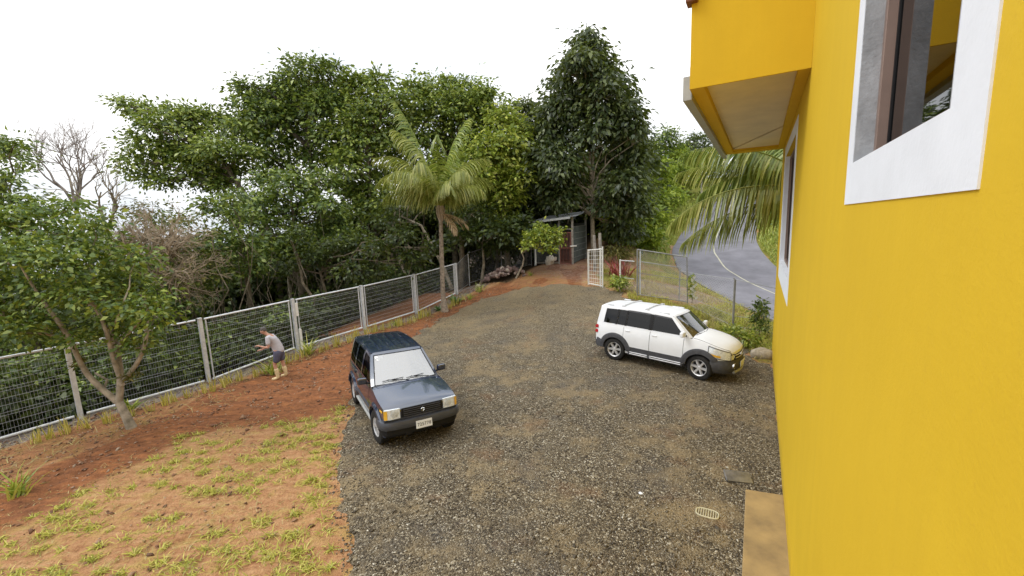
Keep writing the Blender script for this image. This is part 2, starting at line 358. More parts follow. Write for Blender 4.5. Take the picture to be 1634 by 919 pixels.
def hit(px, py):                                   # where the sight line through a pixel meets the ground
    d = ray(px, py); t = np.linspace(2, 80, 4000); Pp = d[None]*t[:, None]
    z = Pp[:, 2]+CAM_Z-gz(Pp[:, 0], Pp[:, 1]); i = int(np.argmax(z < 0)); return Pp[i]+np.array([0, 0, CAM_Z])
def st(x, y): return (x-F0[0])*FD[0]+(y-F0[1])*FD[1], (x-F0[0])*FN[0]+(y-F0[1])*FN[1]
def fence_xy(s, t): return F0+FD*s+FN*t
def W(s, d, z): return np.array([math.cos(PSI)*d+math.sin(PSI)*s, -math.sin(PSI)*d+math.cos(PSI)*s, z])   # house frame: along the wall, away from lens, up
WR = np.array([[math.sin(PSI), math.cos(PSI), 0], [math.cos(PSI), -math.sin(PSI), 0], [0, 0, 1]]).T      # columns: s, d, z
GPOLY = np.array([(-1.9,3.2),(-2.29,4.78),(-3.09,6.45),(-3.72,8.36),(-4.26,10.02),(-4.87,12.48),(-4.55,14.5),(-4.2,15.9),(-3.55,18.7),(-2.7,20.2),(-1.75,21.3),(-.4,21.75),(.76,22.0),(2.72,21.7),(4.56,20.8),
  (5.2,19.2),(5.0,18.2),(6.6,16.6),(7.3,15.3),(7.7,13.6),(7.3,12.1),(7.6,12.0),(7.75,11.9),(3.0,3.4)])
def in_poly(x, y, poly):
    ins = np.zeros(x.shape, bool); n = len(poly)
    for i in range(n):
        x1, y1 = poly[i]; x2, y2 = poly[(i+1) % n]
        c = ((y1 > y) != (y2 > y)) & (x < (x2-x1)*(y-y1)/(y2-y1+1e-12)+x1); ins ^= c
    return ins
def poly_dist(x, y, poly):
    d = np.full(x.shape, 1e9); n = len(poly)
    for i in range(n):
        a = poly[i]; b = poly[(i+1) % n]; e = b-a; L2 = e@e
        t = np.clip(((x-a[0])*e[0]+(y-a[1])*e[1])/L2, 0, 1)
        d = np.minimum(d, np.hypot(x-a[0]-t*e[0], y-a[1]-t*e[1]))
    return np.where(in_poly(x, y, poly), d, -d)
ROAD_L = np.array([(10.9,10),(10.95,14),(10.9,17),(10.7,20.5),(10.3,23.5),(10.7,27),(11.8,31),(13.6,35),(16.8,40.5),(20.6,47.5),(25.2,55),(31,63),(38,70)])
def smooth_line(P, n=80):
    P = np.asarray(P, float); d = np.r_[0, np.cumsum(np.linalg.norm(np.diff(P, axis=0), axis=1))]; u = np.linspace(0, d[-1], n)
    Q = np.stack([np.interp(u, d, P[:, i]) for i in range(P.shape[1])], -1)
    for _ in range(6): Q[1:-1] = Q[1:-1]*.5+(Q[:-2]+Q[2:])*.25
    return Q
RL = smooth_line(ROAD_L, 120)
_t = np.gradient(RL, axis=0); _t /= np.linalg.norm(_t, axis=1)[:, None]; RN = np.stack([_t[:, 1], -_t[:, 0]], -1)
ROADW = 5.8

def axis_coords(a0, b0, step, lo, hi, grow=1.16):
    c = list(np.arange(a0, b0+1e-6, step)); s_ = step
    while c[-1] < hi: s_ *= grow; c.append(c[-1]+s_)
    s_ = step
    while c[0] > lo: s_ *= grow; c.insert(0, c[0]-s_)
    return np.array(c)
def splice(c, a, b, st_): return np.concatenate([c[c < a-1e-6], np.arange(a, b, st_), c[c > b+.02]])
gx = splice(axis_coords(-14, 13, .13, -700, 700), -10.2, -1.2, .055); gy = splice(axis_coords(3.4, 27, .13, -700, 800), 3.4, 13.5, .055)
GX, GY = np.meshgrid(gx, gy); S_, T_ = st(GX, GY)
def sstep(a, b, x): u = np.clip((x-a)/(b-a), 0, 1); return u*u*(3-2*u)
n1 = vnoise(GX, GY, .9, 1); n2 = vnoise(GX, GY, .3, 2); n3 = vnoise(GX, GY, 2.6, 3)
wob = (n1-.5)*.7+(n3-.5)*.6
t0 = np.interp(S_, [-3,0,1.5,2.6,5,9,13,17], [3.5,3.1,2.2,.9,.8,.5,.9,1.2]); t1 = np.interp(S_, [-3,-1.8,0,1,2.7,5,9], [6.2,5.75,4.8,4.3,6.0,6,6])
red = sstep(t0-.25, t0+.35, T_+wob*.5)*(1-sstep(t1-.5, t1+.7, T_+wob))
red = np.maximum(red, ((S_ > 8) & (S_ < 15))*sstep(-3.2, -2.4, T_)*(1-sstep(-.2, .4, T_))*.9)
red = np.maximum(red, sstep(16, 17.5, S_)*(1-sstep(9, 11, T_))*(.25+.45*n1))
mulch = (1-sstep(.45, .95, T_+wob*.35))*(1-red*.8)
red = np.maximum(red, .52*(1-sstep(t0-.1, t0+.2, T_))*sstep(.5, 1., T_)*(S_ < 3.5))
inside_road = (np.min(np.hypot(GX[..., None]-(RL+RN*ROADW/2)[::6, 0], GY[..., None]-(RL+RN*ROADW/2)[::6, 1]), -1))
green = sstep(3.0, 3.8, inside_road)*(GX > 8)*(GY > 12)*(.25+.75*n1)
gd = poly_dist(GX, GY, GPOLY)
green = np.where((GX > 4.5) & (GX < 12) & (GY > 11) & (GY < 23) & (gd < .1), np.maximum(green, .2+.6*n1), green)
green = np.where((GX > 13) & (inside_road > 2.9), 1, green)
apron = np.hypot((GX-7.6)/2.6, (GY-20.3)/2.0) < 1+(n1-.5)*.5
green = np.where(apron, 0, green); red = np.where(GX > 4.6, red*.25, red); mulch = np.where(apron, .6, mulch)
micro = (n2-.5)*.05+(vnoise(GX, GY, .17, 5)-.5)*.045+(vnoise(GX, GY, .085, 6)-.5)*.03
tilled = np.sin(T_*9+n1*3)*.018*red*(S_ < 7)
fade = np.clip(1-np.hypot(GX, GY-12)/40, 0, 1)
GZ = gz(GX, GY)+(micro+tilled)*fade*np.where(gd > -.1, .25, 1)*np.where(inside_road < 3.1, 0, 1)
GZ += np.where((GX-1.5*np.sin(0) > 0) & (inside_road < 3.1), -.03, 0)
ny, nx = GX.shape
idx = np.arange(ny*nx).reshape(ny, nx); FQ = np.stack([idx[:-1, :-1], idx[:-1, 1:], idx[1:, 1:], idx[1:, :-1]], -1).reshape(-1, 4)
me = np_mesh('ground', np.stack([GX, GY, GZ], -1).reshape(-1, 3), FQ, True)
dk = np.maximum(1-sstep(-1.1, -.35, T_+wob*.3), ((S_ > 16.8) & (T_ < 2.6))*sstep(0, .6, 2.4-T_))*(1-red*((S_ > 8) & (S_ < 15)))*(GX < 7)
mulch = np.maximum(mulch, sstep(16.5, 18.5, S_)*(1-sstep(7, 9, T_))*.42)
red = red*(1-.55*sstep(15.2, 17, S_)*(1-.9*(n1 > .62)))
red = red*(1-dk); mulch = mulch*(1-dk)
at_ = me.color_attributes.new('soil', 'FLOAT_COLOR', 'POINT')
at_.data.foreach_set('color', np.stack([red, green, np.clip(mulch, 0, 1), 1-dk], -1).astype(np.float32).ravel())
mt, t, o = nodes('soil'); p = t.nodes.new('ShaderNodeBsdfPrincipled'); p.inputs['Roughness'].default_value = .95; p.inputs['Specular IOR Level'].default_value = .12
a = N(t, 'ShaderNodeAttribute', attribute_name='soil'); sp = t.nodes.new('ShaderNodeSeparateColor'); t.links.new(a.outputs['Color'], sp.inputs[0])
c = t.nodes.new('ShaderNodeTexCoord'); v = c.outputs['Object']
nb = noise(t, v, .8, 6, .6); nf = noise(t, v, 9, 6, .65); ns = noise(t, v, 40, 4, .6)
mp_ = N(t, 'ShaderNodeMapping'); mp_.inputs['Rotation'].default_value = (0, 0, -math.atan2(FD[1], FD[0])); mp_.inputs['Scale'].default_value = (.8, 5.5, 1); t.links.new(v, mp_.inputs['Vector'])
nr = noise(t, mp_.outputs[0], 1.6, 5, .6)
sand = mixc(t, .5, ramp(t, nf, [(.3, (.16, .07, .035)), (.44, (.35, .18, .088)), (.6, (.47, .27, .135)), (.75, (.58, .39, .21))]), ramp(t, nr, [(.3, (.25, .105, .048)), (.5, (.43, .23, .11)), (.7, (.53, .33, .17))]))
sand = mixc(t, mth(t, 'MULTIPLY', ramp(t, noise(t, v, 2.6, 6, .7), [(.50, (0, 0, 0)), (.62, (1, 1, 1))]), .38), sand, (.40, .34, .085))
redc = mixc(t, .55, ramp(t, nf, [(.30, (.075, .030, .017)), (.45, (.19, .075, .034)), (.6, (.31, .125, .055)), (.75, (.44, .21, .105))]), ramp(t, nr, [(.3, (.085, .038, .022)), (.5, (.23, .088, .038)), (.7, (.44, .165, .055))]))
mul = ramp(t, nf, [(.28, (.06, .055, .055)), (.45, (.17, .16, .155)), (.6, (.28, .24, .21)), (.78, (.44, .40, .37))])
grn = ramp(t, nf, [(.28, (.09, .10, .018)), (.5, (.17, .19, .03)), (.75, (.30, .30, .06))])
def mask(ch): return mth(t, 'SMOOTH_MIN', mth(t, 'MULTIPLY', mth(t, 'SUBTRACT', mth(t, 'ADD', sp.outputs[ch], mth(t, 'MULTIPLY', mth(t, 'SUBTRACT', nf, .5), .7)), .28), 2.2, True), 1.0)
col = mixc(t, mask(0), sand, redc); col = mixc(t, mask(2), col, mul); col = mixc(t, mask(1), col, grn)
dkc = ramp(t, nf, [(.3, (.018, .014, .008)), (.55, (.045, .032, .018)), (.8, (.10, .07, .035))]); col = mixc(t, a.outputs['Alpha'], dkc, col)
col = mixc(t, mth(t, 'MULTIPLY', ramp(t, ns, [(.35, (1, 1, 1)), (.5, (0, 0, 0))]), .35), col, (.09, .04, .02))
t.links.new(col, p.inputs['Base Color'])
hgt = mth(t, 'ADD', mth(t, 'MULTIPLY', nf, 1.), mth(t, 'MULTIPLY', ns, .5))
t.links.new(bump(t, hgt, .9, .05), p.inputs['Normal']); t.links.new(p.outputs[0], o.inputs['Surface'])
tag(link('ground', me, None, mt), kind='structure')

# ------------------------------------------------------------------ gravel yard
gx2 = np.arange(-5.4, 8.4, .09); gy2 = np.arange(3.2, 22.4, .09); X2, Y2 = np.meshgrid(gx2, gy2)
dd = poly_dist(X2, Y2, GPOLY)+(vnoise(X2, Y2, .45, 8)-.5)*.35+(vnoise(X2, Y2, .18, 9)-.5)*.16
Z2 = gz(X2, Y2)+np.clip(dd/.22, -1, 1)*.035-.010+(vnoise(X2, Y2, .2, 4)-.5)*.012+(vnoise(X2, Y2, 1.1, 5)-.5)*.02
ny, nx = X2.shape; idx = np.arange(ny*nx).reshape(ny, nx)
FQ = np.stack([idx[:-1, :-1], idx[:-1, 1:], idx[1:, 1:], idx[1:, :-1]], -1).reshape(-1, 4)
keep = (dd > -.2).ravel()[FQ].all(1); FQ = FQ[keep]; used = np.unique(FQ); rm = np.full(ny*nx, -1); rm[used] = np.arange(len(used))
me = np_mesh('gravel_yard', np.stack([X2, Y2, Z2], -1).reshape(-1, 3)[used], rm[FQ], True)
def gravel_mat(name):
    mt, t, o = nodes(name); p = t.nodes.new('ShaderNodeBsdfPrincipled'); p.inputs['Specular IOR Level'].default_value = .3
    c = t.nodes.new('ShaderNodeTexCoord'); v = c.outputs['Object']
    def vor(sc, feat='F1'):
        n = N(t, 'ShaderNodeTexVoronoi', Scale=sc); n.feature = feat; t.links.new(v, n.inputs['Vector']); return n
    va = vor(34); vb = vor(72)
    sa = t.nodes.new('ShaderNodeSeparateColor'); t.links.new(va.outputs['Color'], sa.inputs[0]); sb = t.nodes.new('ShaderNodeSeparateColor'); t.links.new(vb.outputs['Color'], sb.inputs[0])
    stops = [(0, (.030, .023, .015)), (.28, (.080, .062, .039)), (.58, (.148, .115, .072)), (.80, (.245, .20, .128)), (.92, (.43, .375, .26)), (1, (.70, .65, .53))]
    ca = ramp(t, sa.outputs[0], stops); cb = ramp(t, sb.outputs[0], stops)
    col = mixc(t, ramp(t, noise(t, v, 14, 3), [(.42, (0, 0, 0)), (.56, (1, 1, 1))]), ca, cb)
    big = noise(t, v, .55, 5, .6); mid = noise(t, v, 1.9, 5, .65)
    tan = ramp(t, noise(t, v, 30, 4), [(.3, (.19, .145, .08)), (.7, (.41, .315, .18))])
    col = mixc(t, ramp(t, mth(t, 'ADD', mth(t, 'MULTIPLY', big, .6), mth(t, 'MULTIPLY', mid, .5)), [(.545, (0, 0, 0)), (.66, (.9, .9, .9))]), col, tan)
    sx = t.nodes.new('ShaderNodeSeparateXYZ'); t.links.new(v, sx.inputs[0])
    far = ramp(t, mth(t, 'ADD', mth(t, 'DIVIDE', sx.outputs['Y'], 24.), mth(t, 'MULTIPLY', mth(t, 'SUBTRACT', big, .5), .5)), [(.50, (0, 0, 0)), (.85, (.6, .6, .6))])
    col = mixc(t, far, col, tan)
    rust = ramp(t, noise(t, v, .9, 4, .6), [(.56, (0, 0, 0)), (.70, (.42, .42, .42))]); col = mixc(t, rust, col, (.27, .145, .07))
    cool = N(t, 'ShaderNodeMapping'); cool.inputs['Location'].default_value = (7.3, 2.1, 0); t.links.new(v, cool.inputs['Vector'])
    col = mixc(t, ramp(t, noise(t, cool.outputs[0], .75, 4, .6), [(.54, (0, 0, 0)), (.68, (.6, .6, .6))]), col, mixc(t, .55, col, (.085, .085, .09)))
    t.links.new(col, p.inputs['Base Color'])
    t.links.new(mth(t, 'MULTIPLY_ADD', sa.outputs[1], .35), p.inputs['Roughness']); p.inputs['Roughness'].links[0].from_node.inputs[2].default_value = .5
    h = mth(t, 'ADD', mth(t, 'MULTIPLY', va.outputs['Distance'], -1.), mth(t, 'MULTIPLY', vb.outputs['Distance'], -.6))
    t.links.new(bump(t, h, 1., .03), p.inputs['Normal']); t.links.new(p.outputs[0], o.inputs['Surface']); return mt
tag(link('gravel_yard', me, None, gravel_mat('gravel_sheet')), kind='structure')
# loose stones, denser near the lens and along the ragged edge
def scatter_stones(name, X, Y, Zb, size, mat, seed=1):
    r_ = np.random.default_rng(seed); n = len(X)
    base = np.array([[1, 0, 0], [.2, .95, 0], [-.9, .3, 0], [-.4, -.9, 0], [.1, 0, .75], [0, .1, -.6]])
    Fb = np.array([[0, 1, 4], [1, 2, 4], [2, 3, 4], [3, 0, 4], [1, 0, 5], [2, 1, 5], [3, 2, 5], [0, 3, 5]])
    a = r_.random(n)*6.283; ca, sa_ = np.cos(a), np.sin(a); V = np.repeat(base[None], n, 0)*(1+r_.normal(0, .22, (n, 6, 1)))
    V *= np.stack([size*(.8+.5*r_.random(n)), size*(.6+.4*r_.random(n)), size*(.5+.35*r_.random(n))], -1)[:, None]
    tl = r_.normal(0, .35, n); V2 = V.copy(); V2[..., 2] = V[..., 2]*np.cos(tl)[:, None]+V[..., 0]*np.sin(tl)[:, None]
    Vx = V2[..., 0]*ca[:, None]-V2[..., 1]*sa_[:, None]; Vy = V2[..., 0]*sa_[:, None]+V2[..., 1]*ca[:, None]
    Vf = np.stack([Vx+X[:, None], Vy+Y[:, None], V2[..., 2]+Zb[:, None]], -1).reshape(-1, 3)
    return np_mesh(name, Vf, (Fb[None]+6*np.arange(n)[:, None, None]).reshape(-1, 3))
def islandm(name, stops, rough=.8):
    mt, t, o = nodes(name); p = t.nodes.new('ShaderNodeBsdfPrincipled'); p.inputs['Roughness'].default_value = rough; p.inputs['Specular IOR Level'].default_value = .3
    g = t.nodes.new('ShaderNodeNewGeometry'); c = t.nodes.new('ShaderNodeTexCoord')
    col = mixc(t, .35, ramp(t, g.outputs['Random Per Island'], stops), ramp(t, noise(t, c.outputs['Object'], 45, 4), [(.3, (.03, .025, .02)), (.7, (.22, .19, .15))]))
    t.links.new(col, p.inputs['Base Color']); t.links.new(p.outputs[0], o.inputs['Surface']); return mt
n = 120000; y = 3.4+18*rng.random(n)**1.9; x = -5.2+13.4*rng.random(n); d_ = poly_dist(x, y, GPOLY)+rng.normal(0, .09, n)
k = (d_ > -.04) & (rng.random(n) < np.where(d_ < .25, 1., .62)*(.35+.9*vnoise(x, y, .8, 12))); x, y, d_ = x[k], y[k], d_[k]
sz = np.clip(rng.lognormal(math.log(.0112), .45, len(x)), .005, .040)*np.where(d_ < .2, 1.25, 1)
me = scatter_stones('gravel', x, y, gz(x, y)+np.clip(d_/.22, 0, 1)*.03-.002, sz, None)
tag(link('gravel', me, None, islandm('gravel_stones', [(0, (.030, .025, .018)), (.38, (.085, .068, .046)), (.68, (.165, .135, .09)), (.87, (.35, .305, .215)), (1, (.76, .72, .60))])),
    'loose grey and tan gravel stones covering the parking yard', 'gravel', kind='stuff')
# clods on the bare soil
n = 60000; s_ = -4+21*rng.random(n); t_ = -.2+10.5*rng.random(n)**1.25; q = F0+FD*s_[:, None]+FN*t_[:, None]; x, y = q[:, 0], q[:, 1]
k = (poly_dist(x, y, GPOLY) < 0) & (rng.random(n) < .10+1.0*vnoise(x, y, .5, 21)**2*np.clip(1.4-.2*t_, .12, 2)) & (y > 3.5); x, y = x[k], y[k]
me = scatter_stones('soil_clods', x, y, gz(x, y)+.004, np.clip(rng.lognormal(math.log(.020), .5, len(x)), .008, .075), None, 5)
tag(link('soil_clods', me, None, islandm('clods', [(0, (.12, .05, .025)), (.45, (.27, .12, .06)), (.78, (.40, .24, .14)), (1, (.52, .40, .29))], .95)),
    'crumbled red and brown soil clods scattered over the bare planting strip', 'soil', kind='stuff')

# ------------------------------------------------------------------ road
mb = MB(); ac = np.linspace(0, 1, 9); rows = []
for i in range(len(RL)):
    pr = RL[i][None]+RN[i][None]*(ac[:, None]*ROADW); z = gz(pr[:, 0], pr[:, 1])
    z = np.interp(ac, [0, .5, 1], [z[0], z[4]+.05, z[8]])
    rows.append(np.c_[pr, np.maximum(z, gz(pr[:, 0], pr[:, 1])-.0)+.06])
rows = np.array(rows); mb.grid(rows, flip=True)
edge = np.concatenate([rows[:, :1], rows[:, :1]], 1); edge[:, 1, 2] -= .25; mb.grid(edge)
edge = np.concatenate([rows[:, -1:], rows[:, -1:]], 1); edge[:, 1, 2] -= .25; mb.grid(edge, flip=True)
road = tag(mb.build('road', M['asphalt'], None, 40), kind='structure')
mb = MB(); a_, b_ = rows[:, 3]*.12+rows[:, 4]*.88, rows[:, 4]*1.0
mb.grid(np.stack([a_, b_], 1)+np.array([0, 0, .006]), flip=True); mb.build('centre_line', M['roadline'], road)
# ------------------------------------------------------------------ the yellow house
house = tag(empty('yellow_house', W(7.5, 3.5, 0)), 'bright yellow rendered house wall with white window surrounds at the edge of the gravel', 'house')
HINV = -np.array(W(7.5, 3.5, 0))
class HB(MB):
    """mesh builder in the house frame: s along the wall, d away from the lens, z up"""
    def sbox(s, s0, s1, d0, d1, z0, z1, mi=0):
        P = [W(a, b, c) for c in (z0, z1) for a, b in ((s0, d0), (s0, d1), (s1, d1), (s1, d0))]
        s.add(P, [(0, 1, 2, 3)[::-1], (4, 5, 6, 7), (0, 1, 5, 4), (1, 2, 6, 5), (2, 3, 7, 6), (3, 0, 4, 7)], mi)
    def done(s, name, mat, parent=house, **kw):
        org = np.array(parent['org']) if 'org' in parent else np.array(W(7.5, 3.5, 0))
        s.v = [tuple(np.array(p)-np.array(W(7.5, 3.5, 0))) for p in s.v]; return s.build(name, mat, parent, **kw)
D0 = WALL_D; D1 = WALL_D+.2; ZT = 9.2; SE = 15.0
win1 = (1.83, 3.42, 4.645, 6.35); win2 = (9.30, 12.95, 3.15, 5.75)
b = HB()
ss = [-4, win1[0], win1[1], win2[0], win2[1], SE]
for i in range(5):
    s0, s1 = ss[i], ss[i+1]
    w_ = {1: win1, 3: win2}.get(i)
    if w_ is None: b.sbox(s0, s1, D0, D1, -.4, ZT)
    else: b.sbox(s0, s1, D0, D1, -.4, w_[2]); b.sbox(s0, s1, D0, D1, w_[3], ZT)
b.sbox(SE-.2, SE-.002, D1, 7.5, -.4, ZT); b.sbox(-4, -3.8, D1, 7.5, -.4, ZT); b.sbox(-4, SE, 7.5, 7.7, -.4, ZT)
wall = b.done('wall', M['yellow'])
b = HB(); b.sbox(-3.8, SE-.2, D1+.004, 7.5, 2.7, 2.9); b.done('upper_floor', M['cabin'])
b = HB(); b.sbox(-4.4, SE+.35, D0-.25, 8.1, ZT, ZT+.2); b.done('roof', M['shedroof'])
for (s0, s1, z0, z1), (o0, o1, p0, p1), jm, nm in ((win1, (1.575, 3.61, 4.393, 6.6), 'grey_plaster', 1), (win2, (8.95, 13.38, 2.69, 6.0), 'white_plaster', 2)):
    b = HB(); pr = .006; fr_ = D0-pr; bk = D0+.002
    ou = [(o0, p0), (o1, p0), (o1, p1), (o0, p1)]; inn = [(s0, z0), (s1, z0), (s1, z1), (s0, z1)]
    b.add([W(a_, fr_, c_) for a_, c_ in ou+inn]+[W(a_, bk, c_) for a_, c_ in ou+inn], [(i, (i+1) % 4, 4+(i+1) % 4, 4+i) for i in range(4)]+[(i, 8+i, 8+(i+1) % 4, (i+1) % 4) for i in range(4)]+[(4+i, 4+(i+1) % 4, 12+(i+1) % 4, 12+i) for i in range(4)])
    tr = b.done('window_surround', M['white_plaster'])
    b = HB(); e = .003                                     # plastered reveal
    b.sbox(s1-e-.012, s1-e, D0-.004, D0+.087, z0, z1); b.sbox(s0+e, s0+e+.012, D0-.004, D0+.087, z0, z1)
    b.sbox(s0+e, s1-e, D0+.001, D0+.087, z0-.01, z0+.002); b.done('reveal', M[jm])
    f0, f1 = D0+.087, D0+.157
    b = HB(); q = .06
    b.sbox(s0+.002, s0+q, f0, f1, z0+.002, z1); b.sbox(s1-q, s1-.002, f0, f1, z0+.002, z1); b.sbox(s0+q, s1-q, f0, f1, z0+.002, z0+q); b.sbox(s0+q, s1-q, f0, f1, z1-q, z1)
    ms = (s0+s1)/2
    if nm == 2: b.sbox(ms-.03, ms+.03, f0, f1, z0+q, z1-q)
    fr = b.done('window_frame', M['bronze'], bevel=.004)
    b = HB(); b.sbox(s1-q-.022, s1-q, f1-.02, f1+.01, z0+q, z1-q); b.sbox(s0+q, s1-q-.022, f1-.02, f1+.01, z0+q, z0+q+.02); b.done('gasket', M['black'], fr)
    b = HB(); b.sbox(s0+q*.5, s1-q*.5, f1-.012, f1-.006, z0+q*.5, z1-q*.5); b.done('window_pane', M['house_glass'], fr)
# cantilevered upper box with its boarded soffit
BS0, BS1, BD, BZ = 7.0, 14.94, -.975, 6.195
b = HB(); b.sbox(BS0, BS1, BD, D0-.001, BZ+.16, ZT-.003); b.done('overhang_box', M['yellow'])
b = HB(); b.sbox(BS0-.003, BS0+.03, BD-.002, D0-.002, BZ, BZ+.3); b.sbox(BS0+.03, BS1, BD-.002, BD+.19, BZ, BZ+.158)
b.sbox(BS0+.03, BS1, .35, D0-.002, BZ, BZ+.158); b.sbox(BS1-.45, BS1, BD+.19, .35, BZ, BZ+.158); b.done('soffit_rim', M['yellow'])
b = HB(); b.add([W(s, d, z) for z in (BZ+.10, BZ+.157) for s, d in ((BS0+.03, BD+.19), (BS0+.03, .35), (11.6, .35), (14.45, BD+.19))], [(0, 1, 2, 3), (7, 6, 5, 4), (0, 4, 5, 1), (1, 5, 6, 2), (2, 6, 7, 3), (3, 7, 4, 0)])
b.done('soffit_board', M['soffit'])
b = HB(); b.add([W(s, d, z) for z in (BZ+.075, BZ+.157) for s, d in ((11.68, .35), (14.49, .35), (14.49, BD+.19))], [(0, 1, 2), (5, 4, 3), (0, 3, 4, 1), (1, 4, 5, 2), (2, 5, 3, 0)])
b.done('soffit_board', M['soffit'])
b = HB(); b.sbox(7.25, 15.2, BD-.13, BD-.118, 6.11, 6.45); b.sbox(7.25, 15.2, BD-.118, BD-.004, 6.11, 6.122); b.sbox(7.25, 7.262, BD-.118, BD-.004, 6.122, 6.45); b.sbox(7.25, 15.2, BD-.016, BD-.004, 6.122, 6.45)
b.sbox(8.05, 8.09, BD-.135, BD-.13, 6.105, 6.455); b.done('gutter', M['gutter'])
b = HB(); b.sbox(6.9, 7.12, BD-.07, BD+.085, 7.34, 7.8); b.done('fascia_end', M['brown'], bevel=.01)

# concrete apron by the wall
mb = MB(); cs = [(3.56, 6.09), (2.55, 4.35), (1.9, 3.2), (2.7, 3.2), (3.24, 4.52), (4.05, 5.92)]
mb.hexa([(x, y, -.1) for x, y in cs][::-1][::-1], [(x, y, .075+g1(x, y)) for x, y in cs]); tag(mb.build('concrete_path', M['concrete'], bevel=.012), kind='structure')

# ------------------------------------------------------------------ welded mesh fence
zr = {-2: -.42, -1: -.36, 0: -.29, 1: -.30, 2: .01, 3: .12, 4: .25, 5: .70}
ztop = {-2: 1.62, -1: 1.66, 0: 1.70, 1: 1.77, 2: 1.89, 3: 1.98, 4: 2.12, 5: 2.36}
fence = tag(empty('mesh_fence', (*fence_xy(0, 0), -.3)), 'long galvanised welded mesh fence with white posts along the edge of the red soil strip', 'fence')
off = -np.array([*fence_xy(0, 0), -.3])
def floc(mbx): mbx.v = [tuple(np.array(p)+off) for p in mbx.v]; return mbx
def F3(k, t, z): q = fence_xy(k*PANEL, t); return np.array([q[0], q[1], z])
FR = np.array([[FD[0], FN[0], 0], [FD[1], FN[1], 0], [0, 0, 1]])
def sect(mbx, k, ds, t, w, d, z0, z1, mi=0): mbx.box(F3(k, t, 0)+np.array([*(FD*ds), (z0+z1)/2]), (w, d, z1-z0), FR, mi)
for k in range(-2, 6):
    mb = MB(); z0, z1 = zr[k]-.28, ztop[k]+.01
    sect(mb, k, 0, .05, .10, .014, z0, z1); sect(mb, k, 0, -.05, .10, .014, z0, z1); sect(mb, k, 0, 0, .014, .086, z0, z1); sect(mb, k, 0, 0, .11, .13, z1, z1+.012)
    sect(mb, k, 0, 0, .22, .22, z0, z0+.1)
    floc(mb).build('post', M['galv'], fence)
    if k == 2:
        mb = MB(); sect(mb, k, .09, .05, .10, .08, 1.25, 1.75); floc(mb).build('latch_box', M['wpaint'], fence, bevel=.01)
        mb = MB(); sect(mb, k, .12, .06, .09, .09, -.1, .75); floc(mb).build('hinge_plate', M['wpaint'], fence, bevel=.01)
    if k == 5: continue
    a0, a1 = zr[k]+.06, zr[k+1]+.06; b0, b1 = ztop[k]-.03, ztop[k+1]-.03
    k0, k1 = k+.04, k+1-.04
    for nm, (u, v_), r_ in (('bottom_rail', (a0, a1), .034), ('top_rail', (b0, b1), .03)):
        mb = MB(); mb.tube([F3(k0, 0, u), F3(k1, 0, v_)], r_, 8); floc(mb).build(nm, M['galv'], fence, 40)
    if k >= 1:
        for kk, u, v_ in ((k0+.012, a0, b0), (k1-.012, a1, b1)):
            mb = MB(); mb.tube([F3(kk, 0, u), F3(kk, 0, v_)], .024, 6); floc(mb).build('stile', M['galv'], fence, 40)
    mb = MB(); rows_ = [0, .09, .18, .27, .31, .40, .49, .58, .62, .71, .80, .89, .93, 1.]
    for f_ in rows_:
        jog = .02 if f_ in (.31, .62, .93) else 0
        mb.tube([F3(k0, jog+.004, a0+(b0-a0)*f_), F3(k1, jog+.004, a1+(b1-a1)*f_)], .0042, 4, False)
    nv = 46
    for i in range(1, nv):
        u = i/nv; kk = k0+(k1-k0)*u
        mb.tube([F3(kk, 0, a0+(a1-a0)*u), F3(kk, 0, b0+(b1-b0)*u)], .0023, 3, False)
    floc(mb).build('wire_mesh', M['wire'], fence)['kind'] = 'stuff'
    if k == 1:
        mb = MB(); mb.tube([F3(k0+.1, .02, b0-.1), F3(k1-.05, .02, a1+(b1-a1)*.45)], .004, 4); floc(mb).build('brace_wire', M['wire'], fence)

def chain_mesh(mbx, A, B, za, zb_, ha, hb, step=.085, r_=.0022):
    """diagonal wire diamonds between two posts; A, B ground points, za/zb bottom heights, ha/hb heights"""
    A = np.array(A); B = np.array(B); Lh = np.linalg.norm(B-A); n = int((Lh+max(ha, hb))/step)
    for sg in (1, -1):
        for i in range(n):
            u0 = i*step-(max(ha, hb) if sg > 0 else 0); pts = []
            H = max(ha, hb)
            lo = max(0, u0 if sg > 0 else u0-H); hi = min(Lh, u0+H if sg > 0 else u0)
            if hi-lo < .02: continue
            for uu in (lo, hi):
                h_ = (uu-u0)*sg/H if sg > 0 else (u0-uu)/H; f_ = uu/Lh
                pts.append(np.array([*(A+(B-A)*f_), za+(zb_-za)*f_+h_*(ha+(hb-ha)*f_)]))
            mbx.tube(pts, r_, 3, False)
